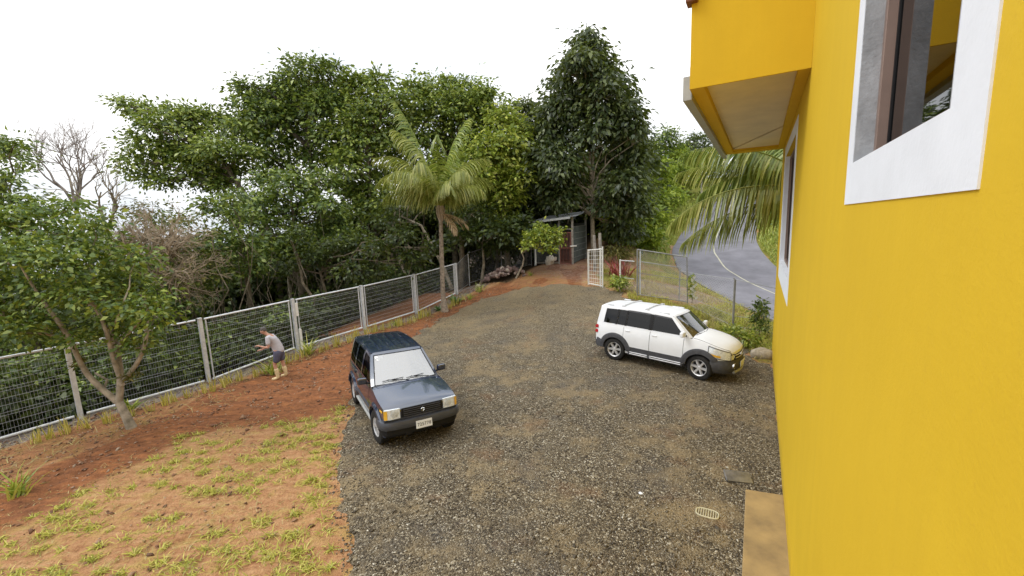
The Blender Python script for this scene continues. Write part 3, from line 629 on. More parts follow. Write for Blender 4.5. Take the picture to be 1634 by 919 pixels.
# old chain link run closing the yard at the back
pts = [(-2.95, 22.75), (-2.55, 25.3), (-.6, 26.6), (1.3, 26.6)]
cf = tag(empty('chain_link_fence', (pts[0][0], pts[0][1], g1(*pts[0]))), 'old chain link fence running in the tree shade behind the stone pile', 'fence'); org = np.array(cf.location)
for i, (x, y) in enumerate(pts):
    if i == 0: continue
    mb = MB(); z = g1(x, y); mb.tube([(x, y, z-.1), (x, y, z+2.0)], .03, 8); mb.tube([(x, y, z+2.0), (x+.12, y-.1, z+2.02)], .02, 6); mb.xform(None, -org); mb.build('post', M['galv' if i == 1 else 'oldsteel'], cf, 40)
for i in range(3):
    A, B = pts[i], pts[i+1]; za, zb_ = g1(*A), g1(*B); h0 = 1.6 if i == 0 else 1.95
    for q0, q1 in (((*A, za+h0), (*B, zb_+1.95)), ((*A, za+.15), (*B, zb_+.12))):
        mb = MB(); mb.tube([q0, q1], .017, 6); mb.xform(None, -org); mb.build('rail', M['oldsteel'], cf)
    mb = MB(); chain_mesh(mb, A, B, za+.1, zb_+.1, h0-.1, 1.85); mb.xform(None, -org); mb.build('wire_mesh', M['oldsteel'], cf)['kind'] = 'stuff'

# ------------------------------------------------------------------ gate and fences by the road
def Pz(px, py, Y): return at(px, py, Y)
# tall gate leaf of tube and diamond mesh
A0, A1 = at(1017, 471, 18.5), at(1017, 398, 18.5); B0, B1 = at(1097, 484, 17.5), at(1096, 410, 17.5)
A0[2] = g1(A0[0], A0[1])+.03; B0[2] = max(g1(B0[0], B0[1])+.03, B0[2])
gate = tag(empty('mesh_gate', A0), 'tall galvanised tube gate with thin mesh standing at the roadside behind the white car', 'gate')
mb = MB(); mb.tube([A0, A1], .035, 8); mb.tube([A1, B1], .024, 8); mb.tube([B0, B1], .024, 8); mb.tube([A0+[0, 0, .06], B0+[0, 0, .06]], .02, 8); mb.tube([A0*.5+A1*.5, B0*.5+B1*.5], .012, 6); mb.xform(None, -A0); mb.build('frame', M['oldsteel'], gate, 40)
mb = MB(); mb.tube([A0+[.12, -.02, 0], A1+[.12, -.02, .0]], .03, 8); mb.xform(None, -A0); mb.build('post', M['galv'], gate, 40)
mb = MB(); chain_mesh(mb, A0[:2], B0[:2], A0[2]+.06, B0[2]+.06, A1[2]-A0[2]-.06, B1[2]-B0[2]-.06, .1, .0027); mb.xform(None, -A0); mb.build('wire_mesh', M['wire'], gate)['kind'] = 'stuff'
# shorter leaf behind it
A0, A1 = at(1020, 462, 19.2), at(1020, 417, 19.2); B0, B1 = at(1083, 483, 18.2), at(1085.5, 427, 18.2)
A0[2] = min(A0[2], A1[2]-1.4)
gate2 = tag(empty('mesh_gate', B0), 'lower galvanised mesh gate leaf standing just beyond the tall gate', 'gate')
mb = MB(); mb.tube([A0, A1], .02, 8); mb.tube([A1, B1], .02, 8); mb.tube([B0-[0, 0, .2], B1], .028, 8); mb.tube([A0, B0], .016, 8); mb.xform(None, -B0); mb.build('frame', M['oldsteel'], gate2, 40)
mb = MB()
for f_ in (.2, .4, .6, .8): mb.tube([A0+(A1-A0)*f_, B0+(B1-B0)*f_], .004, 4)
for f_ in np.linspace(.04, .96, 22): mb.tube([A0+(B0-A0)*f_, A1+(B1-A1)*f_], .003, 3)
mb.xform(None, -B0); mb.build('wire_mesh', M['oldsteel'], gate2)['kind'] = 'stuff'
# short panel left of the gate post
A0, A1 = at(989.6, 466, 19.6), at(989.6, 414, 19.6); B0, B1 = at(1012, 468, 18.7), at(1012, 417, 18.7)
A0[2] = g1(A0[0], A0[1])-.02
sp_ = tag(empty('fence_panel', A0), 'short fence panel on a pale post beside the tall mesh gate', 'fence')
mb = MB(); mb.tube([A0, A1], .035, 8); mb.xform(None, -A0); mb.build('post', M['wpaint'], sp_, 40)
for q0, q1, r_ in ((A1-[0, 0, .04], B1, .022), (A1*.45+A0*.55, B1*.45+B0*.55, .012)):
    mb = MB(); mb.tube([q0, q1], r_, 8); mb.xform(None, -A0); mb.build('rail', M['galv'], sp_, 40)
mb = MB()
for f_ in np.linspace(.1, .9, 9): mb.tube([A0*(1-f_)+B0*f_+[0, 0, .05], A1*(1-f_)+B1*f_-[0, 0, .04]], .002, 3)
mb.xform(None, -A0); mb.build('wire_mesh', M['oldsteel'], sp_)['kind'] = 'stuff'
# barbed roadside fence
P1t = at(1083.5, 432, 18.0); P2b = at(1169, 528, 15.5); P2t = at(1173, 446, 15.5); P2b[2] = g1(P2b[0], P2b[1])-.05; P3 = np.array([9.9, 13.6, 0.]); P3[2] = g1(9.9, 13.6); P3t = P3+[0, 0, 1.75]
P1b = np.array([P1t[0], P1t[1], g1(P1t[0], P1t[1])])
wf = tag(empty('barbed_wire_fence', P2b), 'thin roadside fence of barbed strands and rusty mesh on a grey post', 'fence')
for a_, b_ in ((P2b, P2t), (P3, P3t)):
    mb = MB(); mb.tube([a_-[0, 0, .1], b_], .04, 8); mb.tube([b_, b_+[-.07, 0, .07]], .016, 6); mb.xform(None, -P2b); mb.build('post', M['oldsteel'], wf, 40)
for h0, h1, h2 in ((1, 1, 1), (.55, .52, .62), (.33, .3, .42), (.12, .1, .16)):
    mb = MB(); q0, q1, q2 = P1b+(P1t-P1b)*h0, P2b+(P2t-P2b)*h1, P3+(P3t-P3)*h2
    for a_, b_ in ((q0, q1), (q1, q2)):
        mb.tube([a_, (a_+b_)/2-[0, 0, .02], b_], .005 if h0 < 1 else .010, 4)
        if h0 < 1:
            for f_ in np.linspace(.02, .98, 44):
                c_ = a_+(b_-a_)*f_; d_ = rng.normal(0, .02, 3); mb.tube([c_-d_, c_+d_], .0025, 3)
    mb.xform(None, -P2b); mb.build('strand', M['wire'], wf)
mb = MB(); chain_mesh(mb, P1b[:2], P2b[:2], P1b[2]+.05, P2b[2]+.05, P1t[2]-P1b[2]-.05, P2t[2]-P2b[2]-.05, .12, .0026); mb.xform(None, -P2b); mb.build('wire_mesh', M['wire'], wf)['kind'] = 'stuff'
# white garden gate standing open by the shed path
A0 = at(939, 455, 21.2); A1 = at(938.5, 398, 21.2); B0 = at(961.5, 454, 20.5); B1 = at(961.5, 396, 20.5); A0[2] = g1(A0[0], A0[1])+.03; B0[2] = g1(B0[0], B0[1])+.03
gg = tag(empty('garden_gate', A0), 'narrow white framed mesh gate standing open on the path to the shed', 'gate')
mb = MB(); mb.tube([A0, A1], .035, 8); mb.tube([B0, B1+[0, 0, .08]], .035, 8); mb.tube([A1-[0, 0, .04], B1-[0, 0, .04]], .03, 8); mb.tube([A0+[0, 0, .07], B0+[0, 0, .07]], .03, 8); q = (B0-A0)*.86; mb.tube([A0+q, A1+(B1-A1)*.86], .025, 8); mb.xform(None, -A0); mb.build('frame', M['wpaint'], gg, 40)
mb = MB()
for f_ in np.linspace(.1, .92, 9): mb.tube([A0+(A1-A0)*f_, B0+(B1-B0)*f_], .007, 4)
for f_ in np.linspace(.1, .8, 6): mb.tube([A0+(B0-A0)*f_, A1+(B1-A1)*f_-[0, 0, .04]], .005, 4)
mb.xform(None, -A0); mb.build('wire_mesh', M['wpaint'], gg)['kind'] = 'stuff'
# weathered posts behind it
for px, py, Y, h_, nm in ((958, 436, 22.6, 2.3, 'tall weathered grey timber post right behind the open white gate'), (949, 434, 23.4, 2.0, 'thinner pale timber post between the white gate and the shed')):
    q = at(px, py, Y); z = g1(q[0], q[1]); mb = MB(); mb.tube([(0, 0, -.1), (.02, 0, h_*.5), (-.02, .02, h_)], [.10, .09, .075], 7); o_ = mb.build('timber_post', M['timber'], None, 40); o_.location = (q[0], q[1], z); tag(o_, nm, 'post')

# ------------------------------------------------------------------ shed
C = np.array([3.65, 24.9]); sdir = np.array([.46, .89]); sdir /= np.linalg.norm(sdir); fdir = np.array([-sdir[1], sdir[0]])
SF, SD = 2.42, 2.6
zC = g1(*C); shed = tag(empty('animal_shed', (C[0], C[1], zC)), 'small lean-to shed with a zinc roof and red barred door under the dark trees', 'shed')
def S3(f_, s_, z): q = C+fdir*f_+sdir*s_; return np.array([q[0]-C[0], q[1]-C[1], z])
def gzs(f_, s_): q = C+fdir*f_+sdir*s_; return g1(*q)-zC
SRm = np.array([[fdir[0], sdir[0], 0], [fdir[1], sdir[1], 0], [0, 0, 1]])
def shb(mbx, f0, f1, s0, s1, z0, z1): mbx.box(S3((f0+f1)/2, (s0+s1)/2, (z0+z1)/2), (abs(f1-f0), abs(s1-s0), abs(z1-z0)), SRm)
for f_, s_, h_ in ((0, 0, 2.85), (SF, 0, 2.6), (.82, 0, 2.72), (0, SD, 3.1), (SF, SD, 2.9)):
    mb = MB(); shb(mb, f_-.05, f_+.05, s_-.05, s_+.05, gzs(f_, s_)-.15, h_); mb.build('post', M['timber' if f_ == 0 and s_ == 0 else 'oldsteel'], shed)
mb = MB(); nr = 26; top = []                            # corrugated sheet
for j, s_ in enumerate((-.35, SD+.3)):
    top.append([S3(f_, s_, 2.82+.30*(s_/SD)+(-.085*f_)+.012*(i % 2)) for i, f_ in enumerate(np.linspace(-.30, SF+.25, nr*2))])
top = np.array(top); mb.grid(top); mb.grid(top-np.array([0, 0, .012]), flip=True); mb.build('roof_sheet', M['shedroof'], shed)
mb = MB(); mb.add([S3(-.02, -.47, 2.68), S3(SF+.3, -.47, 2.46), S3(SF+.3, -.36, 2.46), S3(-.02, -.36, 2.68), S3(-.02, -.47, 2.80), S3(SF+.3, -.47, 2.58), S3(SF+.3, -.36, 2.58), S3(-.02, -.36, 2.80)],
   [(3, 2, 1, 0), (4, 5, 6, 7), (0, 1, 5, 4), (1, 2, 6, 5), (2, 3, 7, 6), (3, 0, 4, 7)]); mb.build('gutter', M['gutter'], shed)
mb = MB(); zb0 = gzs(SF-.05, -.3); mb.tube([S3(SF-.1, -.41, 2.5), S3(SF-.12, -.25, 2.3), S3(SF-.12, -.2, zb0+.55), S3(SF-.12, -.22, zb0+.25), S3(SF-.22, -.45, zb0+.12)], .05, 8); mb.build('downpipe', M['wpaint'], shed, 40)
z0s = gzs(0, 0)
for i in range(6):                                       # sheets of the side wall, lapped
    mb = MB(); za = .05+i*.36; P = []
    for zz, ds in ((za, .0), (za+.345, .02)): P.append([S3(-.01-ds, .06, zz+.0), S3(-.01-ds, SD-.06, zz+(.18 if i == 0 and zz == za else .06))])
    P = np.array(P); mb.grid(P); mb.grid(P+np.array([*(fdir*.01), 0]), flip=True); mb.build('wall_sheet', M['shedwall'], shed)
    mb = MB(); mb.tube([S3(-.035, .05, za+.345), S3(-.035, SD-.05, za+.405)], .014, 5); mb.build('batten', M['oldsteel'], shed)
mb = MB(); shb(mb, .05, SF, SD-.05, SD-.02, .05, 2.4); mb.build('wall', M['shedwall'], shed)
mb = MB(); shb(mb, SF-.03, SF, .05, SD-.06, .05, 2.3); mb.build('wall', M['shedwall'], shed)
for f_, z_ in ((.87, .05), (.05, 2.05)):
    mb = MB(); shb(mb, f_, SF-.05, -.02, .02, z_, z_+.065); mb.build('rail', M['timber'], shed)
mb = MB()
for f_ in np.linspace(.9, SF-.06, 20): mb.tube([S3(f_, 0, .1), S3(f_, 0, 2.06)], .003, 3)
for z in np.linspace(.2, 2., 19): mb.tube([S3(.87, 0, z), S3(SF-.05, 0, z)], .003, 3)
mb.build('wire_mesh', M['oldsteel'], shed)['kind'] = 'stuff'
mb = MB(); shb(mb, .06, .12, -.06, -.02, .02, 1.9); shb(mb, .72, .78, -.06, -.02, .02, 1.9)
for z in (.06, .98, 1.88): shb(mb, .12, .72, -.057, -.023, z-.03, z+.03)
door = mb.build('door', M['redbar'], shed)
for f_ in np.linspace(.19, .65, 6):
    mb = MB(); mb.tube([S3(f_, -.04, .08), S3(f_, -.04, 1.86)], .017, 6); mb.build('bar', M['redbar'], door)
mb = MB(); mb.tube([S3(.12, -.09, 1.07), S3(-.28, -.10, 1.10)], .035, 6); mb.build('bolt', M['wpaint'], door)
# pale sack leaning inside the doorway
q = C+fdir*1.22+sdir*(-.28); mb = MB(); P = []; sk = np.random.default_rng(8)
for i, th in enumerate(np.linspace(-.5*math.pi, .5*math.pi, 9)):
    rr = math.cos(th); P.append([((.30+.05*math.sin(3*k_+i))*rr*math.cos(k_)+.12*math.sin(th)*-1, (.16+.03*math.cos(4*k_+i))*rr*math.sin(k_), .24+.22*math.sin(th)*(1.25+.5*math.cos(k_))+.07*sk.normal()) for k_ in np.linspace(0, 2*math.pi, 14, endpoint=False)])
mb.grid(np.array(P)*np.array([1.25, 1.1, .9]), closed=True); o_ = mb.build('sack', M['sack'], None, 60); o_.location = (q[0], q[1], g1(*q)); o_.rotation_euler = (0, .35, math.atan2(fdir[1], fdir[0])); tag(o_, 'crumpled pale sack lying against the shed beside the red barred door', 'sack')

# ------------------------------------------------------------------ stones and small things on the yard
def rock_mesh(name, seed, flat=.7, sub_=1):
    r_ = np.random.default_rng(seed); bm = bmesh.new(); bmesh.ops.create_icosphere(bm, subdivisions=sub_, radius=1)
    for v in bm.verts: v.co *= 1+r_.normal(0, .14 if sub_ == 1 else .035)+(0 if sub_ == 1 else .16*math.sin(v.co.x*2.3+seed)*math.cos(v.co.y*2.9+seed)); v.co.z *= flat; v.co.y *= .8
    me_ = bpy.data.meshes.new(name); bm.to_mesh(me_); bm.free(); return me_
pile = tag(empty('stone_pile', (-.55, 24.2, g1(-.55, 24.2))), 'heap of pinkish grey field stones below the small bright bush', 'stone pile')
stm = []
for i, c_ in enumerate([(.30, .21, .18), (.24, .165, .15), (.36, .28, .235), (.20, .15, .135), (.52, .45, .38)]):
    me_ = rock_mesh('stone', 40+i); me_.materials.append(pm('stone_%d' % i, c_, .9, var=.2, vsc=6, bmp=.4, bsc=20, spec=.15)); stm.append(me_)
ns_ = 0
for i in range(130):
    dx, dy = rng.normal(0, .62), rng.normal(0, .35)
    if abs(dx) > 1.35 or abs(dy) > .8: continue
    x, y = -.55+dx, 24.2+dy; hh = max(0, .62*(1-(dx/1.35)**2-(dy/.9)**2)); r_ = rng.uniform(.08, .17)
    o_ = link('stone', stm[int(rng.choice(5, p=[.3, .28, .2, .14, .08]))], pile); o_.location = (dx, dy, g1(x, y)-pile.location[2]+hh*rng.uniform(.55, 1)+.03); o_.scale = (r_, r_, r_); o_.rotation_euler = tuple(rng.uniform(-1, 1, 2))+(rng.uniform(0, 6.28),)
def rock(x, y, r_, seed, name, label, cat, mat, flat=.6):
    me_ = rock_mesh(name, seed, flat, 3); me_.polygons.foreach_set('use_smooth', [True]*len(me_.polygons)); me_.materials.append(mat); o_ = link(name, me_); o_.scale = (r_, r_, r_); o_.location = (x, y, g1(x, y)+r_*flat*.45); o_.rotation_euler = (0, 0, seed); return tag(o_, label, cat)
rock(7.62, 12.45, .34, 3, 'boulder', 'rounded tan boulder on the verge between the white car and the house', 'boulder', M['boulder'])
rock(1.93, 6.16, .042, 5, 'stone', 'single white stone lying on the open gravel', 'stone', M['plate'])
# drain grate
gr = tag(empty('drain_grate', (2.74, 5.62, g1(2.74, 5.62)+GRAV+.002), -.5), 'cream plastic drain grate set in the gravel beside the concrete slab', 'drain grate')
mb = MB(); ring = [(.15*math.copysign(abs(math.cos(a))**.6, math.cos(a)), .095*math.copysign(abs(math.sin(a))**.6, math.sin(a)), .012) for a in np.linspace(0, 2*math.pi, 33)]
mb.tube(ring, .012, 6, False); mb.build('rim', M['cream'], gr, 40)
for x in np.linspace(-.115, .115, 8):
    mb = MB(); mb.tube([(x, -.09, .012), (x, .09, .012)], .008, 6); mb.build('bar', M['cream'], gr, 40)
mb = MB(); mb.box((0, 0, -.012), (.28, .17, .01)); mb.build('sump', M['black'], gr)
# dark metal sheet propped on the stones
q = np.array([3.62, 6.42]); ms = tag(empty('metal_sheet', (q[0], q[1], g1(*q)+GRAV+.05), -.25), 'dark grey bent metal sheet lying propped on the gravel near the slab', 'metal sheet'); ms.rotation_euler = (.30, .06, -.18)
mb = MB(); mb.box((0, 0, 0), (.40, .22, .012)); mb.box((0, -.108, -.022), (.40, .006, .034)); mb.box((-.198, .0, -.02), (.006, .21, .03)); mb.build('sheet', M['darksheet'], ms, bevel=.003)
# ------------------------------------------------------------------ the two cars
def clampv(x, a=0., b=1.): return np.clip(x, a, b)
class Suv:
    def __init__(s, **k): s.__dict__.update(k)
    def half(s, x):                                   # half width in plan
        return s.w-s.ftap*clampv((x-s.ftx)/(s.xf-s.ftx))**s.fpow-s.rtap*clampv((s.rtx-x)/(s.rtx-s.xr))**2
    def side(s, x, z):                                # half width on the body side
        return s.half(x)-.055*clampv((z-s.zm)/(s.zbelt-s.zm), 0, 1.5)**2-.035*clampv((s.zm-z)/.4, 0, 1.5)**2
    def zt(s, x):                                     # shoulder line
        return s.zbelt-(s.zbelt-s.zfront)*clampv((x-s.xcowl)/(s.xf-s.xcowl))**s.hpow
    def zb(s, x, ra=None):
        ra = ra or s.ra; z = np.full_like(x, s.zsill)
        for xc in (s.hb, -s.hb):
            d = ra*ra-(x-xc)**2; z = np.where(d > 0, np.maximum(z, s.wr+np.sqrt(np.maximum(d, 0))), z)
        return z
    def skin(s, x0, x1, zlo, zhi, sg, offs=0., rows=9, step=.03):
        n = max(4, int(abs(x1-x0)/step)+1); x = np.linspace(x0, x1, n); lo = zlo(x) if callable(zlo) else np.full(n, zlo); hi = zhi(x) if callable(zhi) else np.full(n, zhi)
        hi = np.maximum(hi, lo+.002); P = []
        for u in np.linspace(0, 1, rows):
            z = lo+(hi-lo)*u; P.append(np.stack([x, sg*(s.side(x, z)+offs), z], -1))
        return np.array(P)
    def roofz(s, x): return s.zroof+s.rcamber*(1-((x-s.rmid)/s.rlen)**2)
    def gh(s, ln, t, sg, offs=0.):                    # point on the greenhouse side: ln=(x at belt, x at roof), t 0..1
        x = ln[0]+(ln[1]-ln[0])*t; zr_ = s.roofz(ln[1])-.035; z = s.zbelt+(zr_-s.zbelt)*t
        yb = s.side(ln[0], s.zbelt); y = yb+(s.yroof-yb)*t**1.25+offs; return np.array([x, sg*y, z])
    def ghstrip(s, l0, l1, t0, t1, sg, offs=0., n=5, m_=5):
        return np.array([[s.gh((l0[0]+(l1[0]-l0[0])*u, l0[1]+(l1[1]-l0[1])*u), t, sg, offs) for u in np.linspace(0, 1, m_)] for t in np.linspace(t0, t1, n)])
def wheel(parent, x, y, r_, w_, sg, spokes, rim_r, steer=0.):
    wo = None
    hub = MB(); hub.lathe([(.0, .0), (rim_r*.9, 0), (rim_r*.9, -.05), (0, -.05)], seg=20)
    hub.xform(np.diag([1, sg, 1]) if sg > 0 else None)
    hub = MB(); hub.lathe([(0.001, sg*.01), (rim_r*.88, sg*.01), (rim_r*.88, -sg*.06), (0.001, -sg*.06)], seg=20)
    wo = hub.build('wheel', M['black'], parent); wo.location = (x, y, r_); wo.rotation_euler = (0, random.random()*6, steer)
    wo.rotation_mode = 'ZYX'; wo.rotation_mode = 'XYZ'
    h = w_/2; t = MB(); t.lathe([(rim_r*.97, sg*h*.75), (rim_r*1.04, sg*h*.98), (r_*.86, sg*h), (r_*.955, sg*h*.9), (r_, sg*h*.62), (r_*1.0, 0), (r_, -sg*h*.62), (r_*.955, -sg*h*.9), (r_*.86, -sg*h), (rim_r, -sg*h*.9)], seg=40)
    for k in range(36):                                # tread blocks
        a = 2*math.pi*k/36
        for yy in (-.55, 0, .55):
            t.box((r_*math.cos(a), yy*h, r_*math.sin(a)), (.012, h*.42, .035), rotm('Y', -a))
    t.build('tyre', M['tyre'], wo, 35)
    t = MB(); t.lathe([(rim_r*1.0, sg*h*.80), (rim_r*.97, sg*h*.84), (rim_r*.90, sg*h*.74), (rim_r*.88, sg*h*.35), (rim_r*.88, -sg*h*.4)], seg=40)
    t.lathe([(.001, sg*h*.72), (rim_r*.17, sg*h*.70), (rim_r*.24, sg*h*.58), (rim_r*.24, sg*h*.3)], seg=20)
    for k in range(spokes):
        a = 2*math.pi*k/spokes; Rm = rotm('Y', -a)
        ws = .30 if spokes == 5 else .26
        b_ = np.array([[rim_r*.12, sg*h*.30, -rim_r*ws*.55], [rim_r*.92, sg*h*.30, -rim_r*ws*.62], [rim_r*.92, sg*h*.30, rim_r*ws*.62], [rim_r*.12, sg*h*.30, rim_r*ws*.55]])
        tt = np.array([[rim_r*.12, sg*h*.66, -rim_r*ws*.42], [rim_r*.93, sg*h*.72, -rim_r*ws*.40], [rim_r*.93, sg*h*.72, rim_r*ws*.40], [rim_r*.12, sg*h*.66, rim_r*ws*.42]])
        t.hexa(b_@Rm.T, tt@Rm.T)
    t.build('rim', M['alloy'], wo, 35)
    return wo
def seat_row(parent, x, ys, z):
    for y in ys:
        b_ = MB(); b_.box((x, y, z), (.48, .46, .14)); b_.box((x-.27, y, z+.30), (.13, .46, .56), rotm('Y', -.22)); b_.box((x-.36, y, z+.64), (.09, .25, .16), rotm('Y', -.22)); b_.build('seat', M['seat'], parent, bevel=.03)
def bar_path(mbx, pts, prof, mi=0):
    """sweep a (out, z) profile along a plan path, outwards to the right of travel"""
    pts = np.array(pts, float); P = []
    for i in range(len(pts)):
        d = pts[min(i+1, len(pts)-1)]-pts[max(i-1, 0)]; d /= np.linalg.norm(d); n_ = np.array([d[1], -d[0]])
        P.append([[*(pts[i]+n_*o_), z] for o_, z in prof])
    mbx.grid(np.array(P), mi, closed=True, flip=True)
    for row, fl in ((P[0], 0), (P[-1], 1)): mbx.add(row, [tuple(range(len(row)))[::(1 if fl else -1)]], mi)

def build_suv(S, key, label, paint, wgl, cat='car'):
    Rm, tt = pose(*CARS[key]); root = tag(empty('parked_car', tt), label, cat)
    root.rotation_euler = Matrix(Rm.tolist()).to_euler()
    body = MB(); x0, x1 = S.doors[0], S.doors[-1]
    for sg in (1, -1):
        fl = sg > 0
        body.grid(S.skin(x0+.004, S.xf, S.zb, S.zt, sg, rows=9), flip=not fl)          # front wing
        body.grid(S.skin(S.xr, x1-.004, S.zb, S.zt, sg, rows=9), flip=not fl)          # rear quarter
        body.grid(S.skin(x1, x0, S.zsill-.07, S.zsill-.002, sg, offs=-.012, rows=3), flip=not fl)   # sill
        for ln0, ln1, kind in S.lines:                                               # pillars and header rails
            if kind == 'p': body.grid(S.ghstrip(ln0, ln1, 0, 1, sg), flip=not fl)
            else: body.grid(S.ghstrip(ln0, ln1, .90, 1, sg), flip=not fl); body.grid(S.ghstrip(ln0, ln1, 0, .07, sg), flip=not fl)
        # gutter edge between side and roof
        xs = np.linspace(S.roof0, S.roof1, 24); P = np.array([[(x, sg*S.yroof, S.roofz(x)-.035), (x, sg*(S.yroof-.02), S.roofz(x)-.012), (x, sg*(S.yroof-.06), S.roofz(x)-.004)] for x in xs]); body.grid(P, flip=fl)
    # bonnet
    xs = np.linspace(S.xcowl-.02, S.xf, 22); vs_ = np.linspace(-1, 1, 25); P = []
    for x in xs:
        hw = S.side(x, S.zt(x)); c = S.crown*(1-clampv((x-S.xf+.25)/.25)**2*.75)
        P.append([[x+S.nose*(1-abs(v)**2)*clampv((x-S.xcowl)/(S.xf-S.xcowl))**2, v*hw, S.zt(x)+c*(1-abs(v)**2.4)-S.drop*clampv((x-S.xf+.10)/.10)**2] for v in vs_])
    Pb = np.array(P)
    hood = MB(); hood.grid(Pb[1:], flip=True)
    # front face under the bonnet edge
    nose = Pb[-1]; P = [nose]
    for z in np.linspace(S.zfront-S.drop-.02, getattr(S, 'zface', S.zvalance), 8):
        P.append([[p_[0]+.012, v*S.side(S.xf, min(z, S.zfront)), z] for p_, v in zip(nose, vs_)])
    body.grid(np.array(P), flip=True)
    # roof
    xs = np.linspace(S.roof0, S.roof1, 26); vs2 = np.linspace(-1, 1, 41); P = []
    for i, x in enumerate(xs):
        P.append([[x+S.roofbow*(1-v*v)*clampv((x-S.roof0+.4)/.4), v*(S.yroof-.06), S.roofz(x)-.004+S.rcrown*(1-v*v)+(S.ribs*max(0, math.cos(v*6.2*math.pi))**2 if .1 < i/25 < .95 and abs(v) < .86 else 0)] for v in vs2])
    Pr = np.array(P); body.grid(Pr)
    # rear face
    P = []
    for t_ in np.linspace(0, 1, 10):
        z = S.zvalance+(S.zbelt-S.zvalance)*t_; P.append([[S.xr-.0, v*S.side(S.xr, z), z] for v in np.linspace(-1, 1, 13)])
    lb = S.lines[-1][1]
    for t_ in np.linspace(.1, 1, 6):
        a_ = S.gh(lb, t_, 1); P.append([[a_[0], v*a_[1], a_[2]] for v in np.linspace(-1, 1, 13)])
    P.append([[Pr[-1][0][0] if S.roof0 > S.roof1 and False else S.roof1, v*(S.yroof-.06), S.roofz(S.roof1)-.004+S.rcrown*(1-v*v)] for v in np.linspace(-1, 1, 13)])
    body.grid(np.array(P), flip=False)
    # windscreen header
    hdr = []
    for v in vs2:
        u = abs(v); hdr.append([[S.ws_top[0]+S.wsbow*(1-v*v), v*S.ws_top[1], S.ws_top[2]+S.rcrown*.8*(1-v*v)], [(S.roof0)+S.roofbow*(1-v*v), v*(S.yroof-.06), S.roofz(S.roof0)-.004+S.rcrown*(1-v*v)]])
    body.grid(np.array(hdr), flip=False)
    # A pillars joining the side to the windscreen
    for sg in (1, -1):
        ln = S.lines[0][0]; P = []
        for t_ in np.linspace(0, 1, 8):
            a_ = S.gh(ln, t_, sg); w0 = np.array([S.ws_bot[0]+(S.ws_top[0]-S.ws_bot[0])*t_, sg*(S.ws_bot[1]+(S.ws_top[1]-S.ws_bot[1])*t_), S.ws_bot[2]+(S.ws_top[2]-S.ws_bot[2])*t_]); P.append([a_, w0])
        body.grid(np.array(P), flip=sg < 0)
        P = np.array([[S.gh(ln, 1, sg), [S.ws_top[0], sg*S.ws_top[1], S.ws_top[2]]], [[S.roof0, sg*S.yroof, S.roofz(S.roof0)-.035], [S.roof0, sg*(S.yroof-.06), S.roofz(S.roof0)-.004]]]); body.grid(P, flip=sg < 0)
    # cowl
    body.build('body', M[paint], root, 32)
    hood.build('bonnet', M[paint], root, 50)
    cw = MB(); P = []
    for v in np.linspace(-1, 1, 15):
        hw = S.side(S.xcowl, S.zbelt); P.append([[S.ws_bot[0]-.03+S.wsbow2*(1-v*v), v*S.ws_bot[1]*1.02, S.ws_bot[2]-.006+S.crown*.3*(1-v*v)], [S.xcowl+.03, v*hw*.985, S.zbelt+S.crown*(1-abs(v)**2.4)-.004]])
    cw.grid(np.array(P)); cw.build('cowl', M['vtrim' if key == 'dark' else 'cabin'], root)
    # doors
    for sg in (1, -1):
        for a_, b_ in zip(S.doors[:-1], S.doors[1:]):
            d = MB(); d.grid(S.skin(b_+.006, a_-.006, S.zb, S.zt, sg, offs=.002, rows=10), flip=not sg > 0); do = d.build('door', M[paint], root, 40)
            hx = b_+.13 if True else 0; d = MB(); zz = S.zbelt-.10; yy = S.side(np.array([hx]), np.array([zz]))[0]
            d.box((hx, sg*(yy+.012), zz), (.15, .022, .028)); d.build('handle', M[S.handle], do, bevel=.006)
    # inner shell, floor and wheel wells
    c = MB(); wb = S.hb-S.ra-.02
    c.box((0, 0, (S.zsill+S.zbelt)/2-.03), (2*wb, 2*(S.w-.09), S.zbelt-S.zsill-.05)); c.box((0, 0, .36), (S.xf-S.xr-.4, 1.02, .32)); c.box(((wb+S.xf)/2-.06, 0, .60), (S.xf-wb-.18, 1.0, .36)); c.box((-(wb-S.xr)/2+.02, 0, .66), (-S.xr-wb-.10, 1.04, .50))
    for sx in (1, -1):
        for sg in (1, -1):
            P = [[(sx*S.hb+(S.ra+.01)*math.cos(a), sg*y_, S.wr+(S.ra+.01)*math.sin(a)) for a in np.linspace(-.1, math.pi+.1, 14)] for y_ in (.5, S.w-.07)]; c.grid(np.array(P))
    c.build('underbody', M['cabin'], root)
    # glass
    for sg in (1, -1):
        for ln0, ln1, kind in S.lines:
            if kind == 'w':
                g_ = MB(); g_.grid(S.ghstrip(ln0, ln1, .05, .92, sg, offs=-.012), flip=not sg > 0); g_.build('window_pane', M['glass'], root, 60)
    ws = MB(); P = []
    for t_ in np.linspace(-.01, 1.0, 8):
        P.append([[S.ws_bot[0]+(S.ws_top[0]-S.ws_bot[0])*t_+(S.wsbow2*(1-t_)+S.wsbow*t_)*(1-v*v)-.004, v*(S.ws_bot[1]+(S.ws_top[1]-S.ws_bot[1])*t_), S.ws_bot[2]+(S.ws_top[2]-S.ws_bot[2])*t_+S.rcrown*.8*t_*(1-v*v)] for v in np.linspace(-1, 1, 15)])
    Pw = np.array(P); ws.grid(Pw, flip=False); wso = ws.build('windscreen', M[wgl], root, 60)
    e = MB()
    for seq in (Pw[0], Pw[-1], Pw[:, 0], Pw[:, -1]): e.tube(list(seq), .011, 5)
    e.build('seal', M['black'], wso)
    nrm = np.array([-(S.ws_top[2]-S.ws_bot[2]), 0, (S.ws_top[0]-S.ws_bot[0])]); nrm = -nrm/np.linalg.norm(nrm); nrm = nrm if nrm[2] > 0 else -nrm
